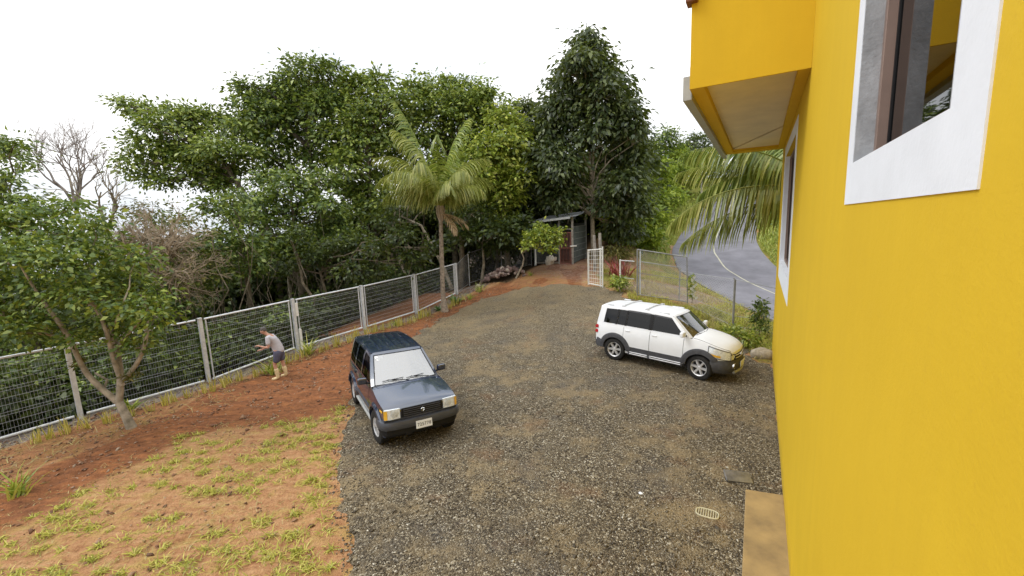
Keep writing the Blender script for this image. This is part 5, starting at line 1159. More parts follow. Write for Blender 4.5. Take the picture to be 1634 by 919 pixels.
V_, F_ = crown_arrays(bl, .125, .55, 5.0, 16, .16, .4, .72, .25); link('crown', np_mesh('crown', V_, F_), root, M['lf_fg'])
for px, py in ((131, 582), (211, 603)):
    p_ = at(px, py, Y0-.1)-base; V_, F_ = crown_arrays([(*p_, .16, 1.)], .12, .2, 14, 12, .06, .3); link('foliage', np_mesh('foliage', V_, F_), root, M['lf_br'])

# forest trees beyond the fence
G = 'trees beyond the mesh fence'
def forest(name, label, tpx, Y, blobs, mat, bark, r0, dz=-1., **k):
    T = pt(tpx, Y); b0 = T[0].copy(); b0[2] = g1(b0[0], b0[1])-.1; T = [b0]+T[1:] if T[0][2]-b0[2] < .5 else [b0]+T
    return tree(name, label, b0, T, blobs, mat, bark, r0, group=G, **k)
forest('umbrella_tree', 'spreading umbrella-shaped tree with flat leafy tiers above the bare brown bush', [(445, 440), (438, 380), (405, 330), (370, 280), (340, 240)], 27,
   pb([(225,178,26),(272,190,32),(243,232,34),(300,212,36),(340,192,30),(212,262,24),(290,262,40),(345,243,38),(385,212,32),(328,290,34),(262,290,22),(378,272,26),(240,205,22),(310,240,30),(200,170,14),(390,250,26),(360,300,24),(300,180,20),(320,265,34),(230,285,24)], 27, .6), 'lf_a', 'bark', .22, dens=1.5, leaf=.29, up=.85)
forest('canopy_tree', 'tallest broad green tree rising behind the middle of the fence', [(520, 430), (512, 360), (498, 280), (492, 220), (497, 160)], 29,
   pb([(398,158,28),(430,170,32),(468,135,32),(502,112,26),(528,142,30),(450,195,34),(495,175,34),(410,208,34),(545,172,26),(430,238,30),(480,228,30),(520,215,26),(470,105,14),(515,170,26),(388,140,14),(540,110,12),(455,160,26),(420,190,34),(475,160,34),(520,170,34),(440,270,30),(500,260,34),(540,225,30)], 29, .8), 'lf_b', 'darkbark', .26, dens=1.5, leaf=.29)
forest('vine_covered_tree', 'bright vine-covered tree standing directly left of the coconut palm top', [(600, 440), (598, 380), (590, 300), (585, 240)], 28,
   pb([(562,142,26),(600,142,30),(580,180,34),(560,222,34),(612,190,34),(592,242,38),(555,270,34),(604,290,34),(572,320,30),(545,300,24),(628,160,20),(625,230,28),(540,250,22),(590,345,26),(575,210,34),(600,320,34),(560,360,30),(620,340,26)], 28, .9), 'lf_a', 'bark', .24, dens=1.5, leaf=.30)
forest('broad_tree', 'bright green tree crown directly behind the coconut palm', [(728, 430), (722, 360), (715, 290), (712, 230)], 30,
   pb([(660,152,26),(700,148,32),(742,155,32),(772,160,26),(690,187,36),(742,200,40),(782,200,32),(650,190,26),(720,242,40),(670,232,34),(640,220,24),(690,290,32),(650,270,28),(760,170,30),(720,175,34),(745,240,34),(700,330,30),(665,310,30)], 30, .85), 'lf_a', 'bark', .26, dens=1.5, leaf=.30)
forest('pale_leaved_tree', 'pale yellow green tree between the coconut palm and the dark tall tree', [(812, 430), (806, 370), (800, 300)], 27,
   pb([(800,192,26),(815,240,34),(790,270,38),(830,282,26),(762,290,34),(808,312,30),(780,240,34),(832,250,22),(770,320,24),(800,215,30),(825,215,26),(800,340,28)], 27, .9), 'lf_y', 'bark', .2, dens=1.5, leaf=.30)
forest('dark_leaved_tree', 'dark leafy tree crown wedged left of the tallest conical tree', [(858, 420), (856, 350), (850, 280)], 31,
   pb([(838,180,26),(860,205,34),(850,255,38),(862,300,38),(838,330,34),(800,345,36),(765,365,34),(880,260,30),(880,340,34),(735,385,26),(845,375,30),(800,385,30)], 31, .75), 'lf_d', 'darkbark', .22, dens=1.5, leaf=.31)
forest('shaded_tree', 'mid green tree with hanging foliage left of the vine-covered tree', [(478, 440), (470, 390), (468, 340)], 24,
   pb([(468,300,34),(430,292,28),(452,345,36),(508,292,30),(520,335,32),(402,330,30),(480,385,28),(440,395,24),(380,345,24),(500,370,24),(540,350,22),(420,360,30),(460,400,30),(520,390,28),(390,400,26),(560,380,24),(430,320,26),(485,325,28)], 24, .65), 'lf_b', 'bark', .2, dens=1.5, leaf=.27)
forest('slender_tree', 'slim dark tree with two pale forking stems right behind the palm trunk', [(722, 468), (705, 420), (672, 360), (640, 345)], 25,
   pb([(640,330,24),(660,300,24),(690,330,24),(618,360,22)], 25, .6), 'lf_u', 'palebark', .13, dens=1.1, leaf=.2, r1=.4)
forest('slender_tree', 'upright shaded tree trunk with thin crown directly right of the palm trunk', [(735, 470), (738, 420), (735, 360)], 25.5,
   pb([(745,345,28),(725,360,24),(765,340,24)], 25.5, .6), 'lf_u', 'bark', .2, dens=1.2, leaf=.2, r1=.6)
forest('shaded_tree', 'low shaded tree with drooping dark leaves beside the stone pile', [(768, 444), (772, 420), (770, 385)], 25.3,
   pb([(770,368,26),(800,372,28),(830,362,26),(745,380,22),(790,395,22),(815,390,18)], 25.3, .7), 'lf_u', 'palebark', .11, dens=1.5, leaf=.30)
forest('conical_tree', 'tallest dark conical tree with pale trunk standing behind the shed', [(948, 432), (946, 380), (944, 300), (940, 220), (938, 120)], 26.5,
   pb([(938,58,14),(930,82,20),(950,90,22),(915,112,24),(945,122,26),(970,112,20),(900,145,26),(930,155,30),(965,150,28),(992,142,18),(885,180,28),(920,190,32),(960,188,32),(1000,180,26),(878,215,28),(910,228,34),(950,225,34),(990,220,32),(1015,215,20),(875,255,30),(905,268,32),(985,262,34),(1015,255,24),(885,295,28),(995,300,32),(1018,295,24),(970,330,28),(1000,340,30),(1020,335,18),(980,370,24),(1005,375,20),(900,320,24),(880,325,22),(930,105,24),(960,135,28),(985,170,26),(905,170,26),(1000,210,28),(880,250,30),(1010,240,28),(890,270,30),(1005,280,28),(910,300,28),(1010,310,28),(925,70,14),(950,72,14)], 26.5, .85, 1.6), 'lf_d', 'palebark', .17, dens=1.6, leaf=.36, asp=.44, droop=.75, per=15, clus=.36, r1=.25)
forest('leafy_tree', 'leafy tree branch edge showing high beside the grey bare tree', [(-20, 470), (-10, 400), (0, 300)], 15,
   pb([(5,245,30),(35,262,20),(-30,240,40),(10,290,26),(-40,300,40),(25,232,14)], 15, .6), 'lf_b', 'bark', .14, dens=2.8, leaf=.17, clus=.24)
forest('leafy_tree', 'leafy green tree just behind the fence and the small yard tree', [(60, 560), (50, 480), (40, 420)], 14,
   pb([(20,330,34),(70,345,30),(30,400,44),(90,400,36),(-20,380,44),(60,450,44),(0,470,44),(120,450,34),(150,390,26),(100,500,34),(20,520,40),(180,480,30),(230,460,26)], 14, .7), 'lf_b', 'bark', .14, dens=2.8, leaf=.17, clus=.24)
forest('leafy_tree', 'round green bush tree between the brown bare bush and the shaded tree', [(395, 450), (392, 420), (385, 390)], 20,
   pb([(345,335,26),(385,350,26),(350,380,28),(395,395,28),(360,420,26),(410,430,24),(375,315,18),(320,400,22),(330,440,22)], 20, .75), 'lf_b', 'bark', .14, dens=2.2, leaf=.23, clus=.28)
forest('leafy_tree', 'low dark bush tree beyond the fence behind the bending man', [(520, 470), (515, 450), (510, 430)], 21,
   pb([(500,415,26),(540,400,26),(460,430,24),(575,395,26),(610,400,26),(640,380,26),(560,430,24),(600,435,22),(655,415,22),(690,400,20)], 21, .75), 'lf_u', 'bark', .12, dens=2.0, leaf=.23, clus=.28)

forest('leafy_tree', 'olive green leafy tree showing through the brown leafless bush', [(255, 480), (250, 440), (250, 400)], 19,
   pb([(230,400,38),(290,430,40),(180,430,36),(330,395,30),(260,360,30),(200,470,36),(300,480,36),(250,460,36),(350,450,26)], 19, .75), 'lf_b', 'bark', .12, dens=2.0, leaf=.2, clus=.26)
forest('leafy_tree', 'low green thicket tree beyond the fence at the far edge of the yard', [(-10, 610), (-10, 560), (-5, 520)], 13.5,
   pb([(-20,520,36),(20,540,32),(50,560,30),(-60,560,40),(90,560,26),(10,590,30),(-30,600,34),(60,600,24),(130,545,24),(160,560,22)], 13.8, .8), 'lf_b', 'bark', .10, dens=2.8, leaf=.17, clus=.24)
bl = []
for i in range(105):
    s_ = VR.uniform(-4, 13); t_ = -VR.uniform(1.0, 4.5)
    if s_ > 7 and t_ > -3.4: continue
    x, y = fence_xy(s_, t_); bl.append((x, y, g1(x, y)+VR.uniform(.2, 1.9), VR.uniform(.35, .7), .8))
V_, F_ = crown_arrays(bl, .17, .5, 2.0, 14, .20, .45); tag(link('hedge_growth', np_mesh('hedge_growth', V_, F_), None, M['lf_b']), 'leafy green growth pressing against the outer side of the mesh fence', 'undergrowth', kind='stuff')
# leafless trees
def bare(name, label, base, stems, spread, depth, bark, r0, L0, upw=.35, seed=1, nch=(2, 3), fork=None):
    r_ = np.random.default_rng(seed); base = np.array(base, float); root = tag(empty(name, base), label, 'tree', G); mb = MB(); br = MB()
    def grow(p, d, L_, r__, k):
        n = 4; P = [p]; dd = d.copy()
        for _ in range(n-1):
            dd = unit(dd+r_.normal(0, .16, 3)+np.array([0, 0, upw*.12])); P.append(P[-1]+dd*L_/(n-1))
        (mb if k >= depth-1 else br).tube(P, list(np.linspace(r__, r__*.62, n)), 6 if k >= depth-1 else (4 if k > 1 else 3), False)
        if k == 0: return
        for i in range(r_.integers(nch[0], nch[1]+1)):
            f = r_.uniform(.5, 1.); q_ = P[min(n-1, int(round(f*(n-1))))]; nd = unit(dd+r_.normal(0, spread, 3)+np.array([0, 0, upw*.3])); grow(q_, nd, L_*r_.uniform(.62, .85), r__*.62, k-1)
    f0_ = np.array([0, 0, (fork-base[2]) if fork is not None else 0.])
    if fork is not None: mb.tube(jit_path((0, 0, -.1), f0_, 5, .02), list(np.linspace(r0*1.7, r0*1.25, 5)), 7, False)
    for d in stems: grow(f0_, unit(np.array(d, float)), L0, r0, depth)
    mb.build('trunk', M[bark], root, 60); br.build('branches', M[bark], root)['kind'] = 'stuff'; return root
b0 = at(122, 335, 17.5); b0[2] = g1(b0[0], b0[1])
bare('bare_tree', 'grey leafless tree with fine upright twigs against the sky', b0, [(-.3, 0, 1), (.12, .1, 1), (.45, -.1, 1), (-.05, .2, 1)], .40, 6, 'greybranch', .058, 1.25, .5, 3, (2, 3), fork=at(122, 335, 17.5)[2])
b0 = at(225, 465, 16); b0[2] = g1(b0[0], b0[1])
bare('bare_bush', 'brown leafless bush with arching branches beside the small yard tree', b0, [(-.3, 0, 1), (.35, -.1, 1), (.9, -.2, .7), (.1, .2, 1), (1.1, .1, .45), (-.5, .1, .9), (.6, .2, .9)], .55, 5, 'brownbranch', .085, 1.25, .12, 9, (2, 4), fork=at(225, 465, 16)[2])
b0 = at(170, 365, 16); b0[2] = g1(b0[0], b0[1])
bare('bare_tree', 'pale forked leafless tree sticking out of the brown bush', b0, [(.1, 0, 1), (.55, 0, .9)], .45, 4, 'palebark', .06, .95, .4, 5, (2, 3), fork=at(170, 365, 16)[2])
V_, F_ = crown_arrays(pb([(240,345,36),(300,365,40),(210,395,36),(270,410,44),(330,420,30),(200,345,26),(250,450,36),(300,450,36),(190,440,30)], 17, .7), .17, .45, 1.2, 12, .3, .3)
tag(link('dry_creeper', np_mesh('dry_creeper', V_, F_), None, M['lf_br']), 'brown dry creeper leaves tangled through the leafless bush', 'creeper', kind='stuff')

# shaded undergrowth, hanging vines, the wood behind
bl = []
for i in range(640):
    s_ = VR.uniform(-9, 18); t_ = -VR.uniform(1.2, 13)
    if s_ > 8 and t_ > -3.2: continue
    x, y = fence_xy(s_, t_); r_ = VR.uniform(.5, 1.1); bl.append((x, y, g1(x, y)+VR.uniform(.2, 1.0+.12*-t_), r_, .7))
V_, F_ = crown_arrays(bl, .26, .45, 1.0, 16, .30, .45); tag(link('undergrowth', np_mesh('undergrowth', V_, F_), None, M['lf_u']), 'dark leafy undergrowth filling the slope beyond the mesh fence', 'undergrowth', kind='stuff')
bl = []
for i in range(420):
    s_ = VR.uniform(-3, 30); t_ = -VR.uniform(9, 24); x, y = fence_xy(s_, t_)
    if y < 24: continue
    px = 817+F_PX*x/y; topz = np.interp(px, [150, 300, 420, 600, 700, 860, 950], [2.4, 3.4, 4.4, 5.6, 8.0, 9.0, 7]); z0 = g1(x, y); r_ = VR.uniform(1.1, 1.9)
    if topz-1.2 > z0: bl.append((x, y, VR.uniform(z0, topz-1.0), r_, .8))
for px in range(700, 1030, 12):
    for z_ in (2.5, 4.5, 6.5, 8.5):
        yy = VR.uniform(33, 42); x = (px-817)/F_PX*yy; bl.append((x, yy, z_, 1.6, .8))
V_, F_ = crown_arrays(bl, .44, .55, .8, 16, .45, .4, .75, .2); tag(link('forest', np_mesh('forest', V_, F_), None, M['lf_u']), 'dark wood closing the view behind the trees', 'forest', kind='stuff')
mb = MB()
for i in range(150):
    s_ = VR.uniform(0, 22); t_ = -VR.uniform(2.5, 10)
    if s_ > 9 and t_ > -3.5: t_ -= 3
    x, y = fence_xy(s_, t_); z = g1(x, y); h_ = VR.uniform(2.5, 6); lean = VR.normal(0, .5, 2)
    mb.tube(jit_path((x, y, z-.1), (x+lean[0], y+lean[1], z+h_), 6, .05), list(np.linspace(.028, .012, 6)*VR.uniform(.5, 1.6)), 4, False)
tag(mb.build('hanging_vines', M['bark']), 'thin hanging vines and saplings in the shade beyond the fence', 'vines', kind='stuff')
for i, (px, py, Y, h_, r_, ln) in enumerate([(508,470,20,4.5,.10,-.5),(450,440,24,5,.13,.3),(600,420,24,4.6,.09,.4),(655,440,25,5,.09,-.3),(505,400,26,6,.16,.2),(560,400,27,6,.14,-.4),(790,420,30,6,.13,.2),(838,400,32,7,.14,-.1),(660,420,30,6,.12,.5),(390,420,27,6,.16,.3),(330,430,25,5,.10,-.6),(905,380,30,6,.10,.3)]):
    p_ = at(px, py, Y); z = g1(p_[0], p_[1]); mb = MB(); mb.tube(jit_path((0, 0, -.1), (ln*2, 0, h_), 6, .03), list(np.linspace(r_, r_*.5, 6)), 7)
    ro = tag(empty('sapling_trunk', (p_[0], p_[1], z)), 'slim tree stem standing in the dark shade beyond the fence', 'tree', 'slim stems in the shade of the forest'); mb.build('trunk', M['palebark' if i % 2 else 'bark'], ro, 60)
    V_, F_ = crown_arrays([(ln*2, 0, h_+.3, .9, .6), (ln*2+.6, .2, h_-.3, .6, .6)], .2, .45, 1.3, 15, .3, .4); link('crown', np_mesh('crown', V_, F_), ro, M['lf_u'])

# small bright bush tree by the shed
q = at(823, 434, 23.6); q[2] = g1(q[0], q[1]); bt = [at(px, py, 23.6) for px, py in ((834, 423), (836, 412), (832, 402))]
tree('small_tree', 'small bright yellow green tree on pale crooked stems in front of the shed', q, [q]+bt, pb([(868,375,17),(880,384,16),(855,388,16),(872,395,14),(888,372,12),(850,374,12),(842,392,12),(862,362,10)], 23.4, .8, .5), 'lf_y', 'palebark', .06, dens=3.2, leaf=.22, asp=.6, per=12, clus=.2)
# coconut palms
def frond(parent, p0, az, el, L_, droop, mat, nl=46, leaf=.62, seed=0, hang=.5, width=.034, name='frond', fall=0.):
    r_ = np.random.default_rng(seed); n = 12; P = [np.array(p0, float)]; e = el
    for i in range(n-1):
        d = np.array([math.cos(e)*math.sin(az), math.cos(e)*math.cos(az), math.sin(e)]); P.append(P[-1]+d*L_/(n-1)); e -= droop*(.35+1.3*i/n)/(n-1)
    P = np.array(P); mb = MB(); mb.tube(list(P), list(np.linspace(.038, .006, n)), 5, False)
    side = np.array([math.cos(az), -math.sin(az), 0]); V_ = []; Fq = []
    for k in range(nl):
        f = .16+.84*k/(nl-1); p_ = along(P, f); t_ = unit(along(P, min(1, f+.03))-along(P, f-.03)); up_ = unit(np.cross(side, t_)); up_ = up_ if up_[2] > 0 else -up_
        ll = leaf*(math.sin(math.pi*min(1, .12+.88*f*.95))**.6)*r_.uniform(.8, 1.1)
        for sg in (1, -1):
            d = unit(side*sg*(.75-.25*f)+t_*(.55+.5*f)+up_*.22*(1-fall)-np.array([0, 0, fall])+r_.normal(0, .08, 3)); q_ = p_.copy(); w_ = width; wn = unit(np.cross(d, up_)); row = []
            for j in range(5):
                ww = w_*(.55, 1., .9, .6, .06)[j]*.5; row.append((q_-wn*ww, q_+wn*ww)); q_ = q_+d*ll/4; d = unit(d+np.array([0, 0, -hang*(.30+.30*j)*r_.uniform(.7, 1.3)]))
            b_ = len(V_)
            for a_, c_ in row: V_ += [a_, c_]
            Fq += [(b_+2*j, b_+2*j+1, b_+2*j+3, b_+2*j+2) for j in range(4)]
    mb.add(V_, Fq); return mb.build(name, M[mat], parent)
q = hit(709, 497); pbse = np.array([q[0], q[1], g1(q[0], q[1])-.05]); palm = tag(empty('coconut_palm', pbse), 'coconut palm with slim grey trunk and drooping fronds inside the fence corner', 'palm tree')
top = at(703, 338, q[1])-pbse; mid = at(705, 420, q[1])-pbse; mb = MB(); P = smooth_line([(.03, 0, 0), (0, 0, .12), *[mid*.5+np.array([-.02, 0, 0]), mid, top*.5+mid*.5, top]], 46)
mb.tube(list(P), [(.20-.08*min(1, i/6) if i < 7 else .115-.025*i/46)*(1+.09*(i % 2)) for i in range(46)], 12); mb.build('trunk', M['bark_palm'] if 'bark_palm' in M else M['palebark'], palm, 50)
mb = MB()
for i in range(16):
    a = i*2.4; mb.tube([top+np.array([.09*math.sin(a), .09*math.cos(a), -.45+.02*i]), top+np.array([.17*math.sin(a), .17*math.cos(a), -.1+.02*i]), top+np.array([.13*math.sin(a), .13*math.cos(a), .30])], [.03, .055, .03], 5)
mb.build('leaf_base', M['brownbranch'], palm, 60)
for i, (az, el, L_, dr, mt_) in enumerate([(-78, 78, 5.4, .50, 'frond2'), (-92, 74, 4.2, 2.0, 'frond'), (-80, 64, 3.7, 2.1, 'frond'), (-110, 62, 3.5, 2.3, 'frond'), (-95, 50, 3.0, 2.2, 'frond'), (85, 84, 4.4, .8, 'frond2'), (95, 76, 3.6, 2.0, 'frond'), (85, 62, 3.1, 2.2, 'frond'), (115, 52, 2.8, 2.2, 'frond'), (170, 82, 4.2, 1.9, 'frond2'), (-170, 70, 3.7, 2.3, 'frond'), (140, 66, 3.3, 2.3, 'frond'), (-140, 66, 3.5, 2.3, 'frond'), (20, 78, 4.2, 1.6, 'frond2'), (-30, 70, 3.8, 2.0, 'frond2'), (-100, 84, 4.2, 1.2, 'frond'), (160, 56, 2.9, 2.2, 'frond')]):
    frond(palm, top+np.array([.05*math.sin(R(az)), .05*math.cos(R(az)), .15]), R(az), R(el), L_, dr, mt_, 58, 1.15, 50+i, .85, .048, fall=.85)
for i, (az, el, L_) in enumerate([(110, -10, 1.5), (140, -25, 1.4), (85, -20, 1.2)]): frond(palm, top+np.array([.1, -.1, -.1]), R(az), R(el), L_, 1.1, 'dryfrond', 24, .5, 90+i, .9, .04, 'dry_frond')
q = np.array([10.5, 14.0]); pb2 = np.array([*q, g1(*q)]); palm2 = tag(empty('coconut_palm', pb2), 'coconut palm whose long arching fronds reach out from behind the yellow house corner', 'palm tree')
tz = 4.95-pb2[2]; mb = MB(); P = smooth_line([(0, 0, -.1), (.05, 0, tz*.5), (0, 0, tz)], 40); mb.tube(list(P), [(.17-.05*i/40)*(1+.08*(i % 2)) for i in range(40)], 12); mb.build('trunk', M['palebark'], palm2, 50)
for i, (az, el, L_, dr, lf_, mt_) in enumerate([(-88, 38, 5.3, 1.25, 1.0, 'frond2'), (-80, 28, 5.0, 1.0, 1.0, 'frond'), (-97, 12, 5.8, 1.15, 1.15, 'frond'), (-92, 24, 4.6, 1.3, .9, 'frond2'), (-60, 44, 5.0, 1.4, 1.0, 'frond'), (-84, -2, 5.0, .9, 1.1, 'frond'), (20, 50, 4.6, 1.6, .95, 'frond2'), (80, 45, 4.8, 1.6, .95, 'frond'), (140, 50, 4.8, 1.7, .95, 'frond2'), (-20, 60, 4.6, 1.5, .95, 'frond2')]):
    frond(palm2, (0, 0, tz), R(az), R(el), L_, dr, mt_, 88, lf_*1.3, 130+i, .60, .066, fall=1.1)

# hillside by the road
HG = 'bushes on the roadside bank'
hb_ = [((8.6, 31), 1.5, 2.2), ((9.3, 34), 2.0, 2.6), ((7.6, 35), 2.2, 3.), ((10.6, 38), 2.2, 2.6), ((11.2, 41.5), 2.2, 2.8), ((13.8, 45), 2.2, 2.6), ((15.8, 48), 2.4, 3.), ((17.2, 51), 2.4, 2.6), ((12.2, 47), 2.6, 3.8), ((9.4, 42), 2.4, 3.4), ((20.4, 56), 2.6, 3.), ((10.0, 29.6), .9, 1.2), ((10.9, 33.6), 1.1, 1.5), ((12.3, 37.8), 1.2, 1.6), ((14.6, 41.6), 1.3, 1.8), ((9.9, 31.8), 1.3, 2.0), ((17.5, 46.5), 1.4, 1.8), ((8.0, 30), 1.6, 2.6)]
for i, ((x, y), r_, h_) in enumerate(hb_):
    z = g1(x, y); bl = [(x+VR.normal(0, r_*.4), y+VR.normal(0, r_*.4), z+VR.uniform(.2, 1)*h_, r_*VR.uniform(.4, .62), .75) for _ in range(8)]
    tree('bank_bush', 'yellow green bush on the steep bank beside the climbing road', (x, y, z), [(x, y, z-.1), (x, y, z+h_*.4), (x, y, z+h_*.7)], bl, 'lf_hill', 'bark', .08, .32, HG, 'bush', dens=1.5, clus=.35, up=.6)
for px, py, Y, rr, mt_, lb in ((1062, 232, 60, (20, 16, 18), 'lf_b', 'far round dark green tree on the hilltop right of the conical tree'), (1110, 240, 66, (22, 20, 20), 'lf_d', 'far spreading dark tree on the hilltop left of the house eave'), (1090, 262, 58, (18, 18, 16), 'lf_hill', 'far pale green tree below the hilltop between two darker trees')):
    c = at(px, py, Y); z = g1(c[0], c[1]); bl = pb([(px+dx*1.0, py+dy, r_) for (dx, dy), r_ in zip(((0, -10), (-16, 6), (16, 6)), rr)]+[(px, py+22, 20), (px-18, py+30, 18), (px+18, py+30, 18)], Y, .75, 1.)
    tree('hilltop_tree', lb, (c[0], c[1], z), [(c[0], c[1], z-.2), (c[0], c[1], c[2])], bl, mt_, 'bark', .25, .42, 'trees on the hilltop by the road', dens=.75, clus=.55, per=16)
for i, (x, y, r_, h_) in enumerate([(27, 42, 2.2, 3.0), (30, 47, 2.4, 3.6), (24.5, 37, 1.8, 2.0), (33, 52, 2.8, 4.5), (28, 37, 2.4, 3.6), (23, 31, 1.4, 1.5), (36, 60, 3, 5), (26, 31, 2.2, 3.5)]):
    z = g1(x, y); bl = [(x+VR.normal(0, r_*.4), y+VR.normal(0, r_*.4), z+VR.uniform(.2, 1)*h_, r_*VR.uniform(.4, .62), .75) for _ in range(8)]
    tree('verge_bush', 'green bush on the grassy verge across the road behind the palm fronds', (x, y, z), [(x, y, z-.1), (x, y, z+h_*.6)], bl, 'lf_b' if i % 2 else 'lf_hill', 'bark', .08, .28, 'bushes across the road', 'bush', dens=1.2, clus=.35)
# power line along the hill
mb = MB(); c0 = at(1121, 262, 52); zz = g1(c0[0], c0[1]); pl = tag(empty('utility_pole', (c0[0], c0[1], zz)), 'slim pale utility pole with crossarm among the hilltop trees', 'utility pole')
hp = at(1121, 236, 52)[2]-zz; mb.tube([(0, 0, -.2), (0, 0, hp)], [.14, .09], 8); mb.build('pole', M['timber'], pl, 40); mb = MB(); mb.box((0, 0, hp-.35), (1.5, .1, .1)); mb.build('crossarm', M['timber'], pl)
mb = MB()
for k in (-.6, 0, .6):
    a_ = np.array([k, 0, hp-.3]); b_ = np.array([-16.+k, -17, hp-2.2]); mb.tube([a_+(b_-a_)*u-np.array([0, 0, 1.4*math.sin(math.pi*u)]) for u in np.linspace(0, 1, 14)], .012, 4, False)
mb.build('power_line', M['black'], pl)

# ------------------------------------------------------------------ planted rows, weeds and grass
def blades(n, r0, h, w, lean, seed, curl=.5, seg=3):
    r_ = np.random.default_rng(seed); mb = MB()
    for i in range(n):
        a = r_.uniform(0, 6.283); p_ = np.array([r0*r_.normal(), r0*r_.normal(), 0]); d = unit(np.array([lean*r_.normal(), lean*r_.normal(), 1])); hh = h*r_.uniform(.6, 1.15); s_ = np.array([math.cos(a), math.sin(a), 0]); row = []
        for j in range(seg+1):
            ww = w*(1-.9*(j/seg)**1.5)*.5; row.append((p_-s_*ww, p_+s_*ww)); p_ = p_+d*hh/seg; d = unit(d+np.array([d[0]*curl, d[1]*curl, -curl*.35*j/seg]))
        b_ = len(mb.v); V_ = [q_ for pr in row for q_ in pr]; mb.add(V_, [(2*j, 2*j+1, 2*j+3, 2*j+2) for j in range(seg)])
    return mb
def tuft_mesh(name, mat, *a_, **k):
    me_ = blades(*a_, **k).mesh(name); me_.materials.append(M[mat]); return me_
TM = [tuft_mesh('cut_plant', 'tuft', 16, .045, .34, .022, .16, 300+i, curl=.25) for i in range(5)]
TG = [tuft_mesh('strap_leaf_plant', 'green_tuft', 34, .06, .55, .034, .5, 320+i, curl=.7) for i in range(3)]
row = [(s_+VR.normal(0, .06), .92+.12*math.sin(s_*2)+VR.normal(0, .05)) for s_ in np.arange(-1.0, 14.6, .30)]
for i, (s_, t_) in enumerate(row):
    if 4.4 < s_ < 4.9 or 12.0 < s_ < 12.9: continue
    if s_ < 3: t_ += .45
    x, y = fence_xy(s_, t_); k = 1.05+.5*VR.random(); o_ = bpy.data.objects.new('cut_plant', TM[i % 5]); COL.objects.link(o_); o_.location = (x, y, g1(x, y)); o_.scale = (k, k, k*(.8+.4*VR.random())); o_.rotation_euler = (0, 0, VR.uniform(0, 6.28))
    tag(o_, 'short cut-back yellowish plant in the row along the mesh fence', 'plant', 'cut-back plants in the row along the fence')
for i, (px, py, k, lb) in enumerate([(436, 596, 1.5, 'tall arching strap-leaved plant the man is reaching for'), (492, 566, 1.5, 'strap-leaved plant at the fence post behind the man'), (30, 790, 1.15, 'large yellow green grass clump nearest to the lens at the soil edge'), (765, 466, 1.1, 'yellowing strap-leaved plant at the foot of the stone pile'), (208, 672, .0, ''), (847, 440, .7, 'grassy clump between the stones and the white downpipe'), (632, 520, .8, 'leafy clump behind the dark off-roader, nearest to the coconut palm'), (750, 478, .85, 'strap-leaved clump at the corner post of the old chain link fence')]):
    if not k: continue
    p_ = hit(px, py); o_ = bpy.data.objects.new('strap_leaf_plant', TG[i % 3]); COL.objects.link(o_); o_.location = (p_[0], p_[1], g1(p_[0], p_[1])); o_.scale = (k, k, k); o_.rotation_euler = (0, 0, i*1.3); tag(o_, lb, 'plant')
p_ = at(207, 652, 10.6); z = g1(p_[0], p_[1]); me_ = blades(26, .05, .42, .07, .75, 350, curl=.8); me_ = me_.mesh('bright_plant'); me_.materials.append(M['lf_y']); o_ = link('bright_plant', me_); o_.location = (p_[0], p_[1], z+.1); tag(o_, 'single bright lime green plant beside the yard tree trunk', 'plant')
for px, py, k, lb in ((727, 484, 1.0, 'large green rosette agave right of the palm trunk'), (700, 496, .7, 'smaller rosette agave at the left foot of the palm trunk')):
    p_ = hit(px, py); mb = blades(40, .05, .62, .10, .85, int(px), curl=.35); o_ = mb.build('agave', M['agave']); o_.location = (p_[0], p_[1], g1(p_[0], p_[1])); o_.scale = (k, k, k); tag(o_, lb, 'agave')
p_ = at(992, 432, 22.5); mb = blades(60, .22, 1.15, .09, .40, 401, curl=.5); o_ = mb.build('crimson_plant', M['lf_red']); o_.location = (p_[0], p_[1], g1(p_[0], p_[1])); tag(o_, 'crimson leaved plant beside the path behind the short fence panel', 'plant')
V_, F_ = crown_arrays([(0, 0, .5, .7, .8), (.5, .2, .3, .5, .8)], .22, .3, 3.5, 14, .2, .6); o_ = empty('rusty_fern'); link('crown', np_mesh('crown', V_, F_), o_, M['lf_br']); p_ = at(982, 402, 25.0); o_.location = (p_[0], p_[1], g1(p_[0], p_[1])+.1); tag(o_, 'rusty brown fern clump under the conical tree edge', 'fern')
q = np.array([8.75, 14.6]); z = g1(*q); tree('verge_shrub', 'dark green upright shrub on the verge by the road between the white car and house', (*q, z), [(*q, z-.05), (*q, z+.7)], [(q[0], q[1], z+.45, .3, 1.2), (q[0], q[1]+.05, z+.9, .28, 1.2), (q[0]+.05, q[1], z+1.2, .18, 1.2)], 'lf_b', 'bark', .02, .12, None, 'shrub', dens=13, clus=.1, per=12)
q = np.array([7.35, 13.75]); z = g1(*q); tree('verge_shrub', 'low lime green shrub touching the bonnet side of the white car', (*q, z), [(*q, z-.05), (*q, z+.3)], [(q[0], q[1], z+.3, .38, .8), (q[0]+.4, q[1]-.5, z+.25, .35, .8), (q[0]+.2, q[1]+.5, z+.25, .3, .8)], 'lf_y', 'bark', .02, .12, None, 'shrub', dens=10, clus=.12, per=12)
p_ = hit(985, 466); tree('verge_shrub', 'small yellow green shrub at the foot of the short fence panel', p_, [p_, p_+[0, 0, .4]], [(p_[0], p_[1], p_[2]+.4, .38, 1.0), (p_[0]+.25, p_[1], p_[2]+.3, .28, 1.0)], 'lf_y', 'bark', .02, .15, None, 'shrub', dens=9, clus=.13, per=12)
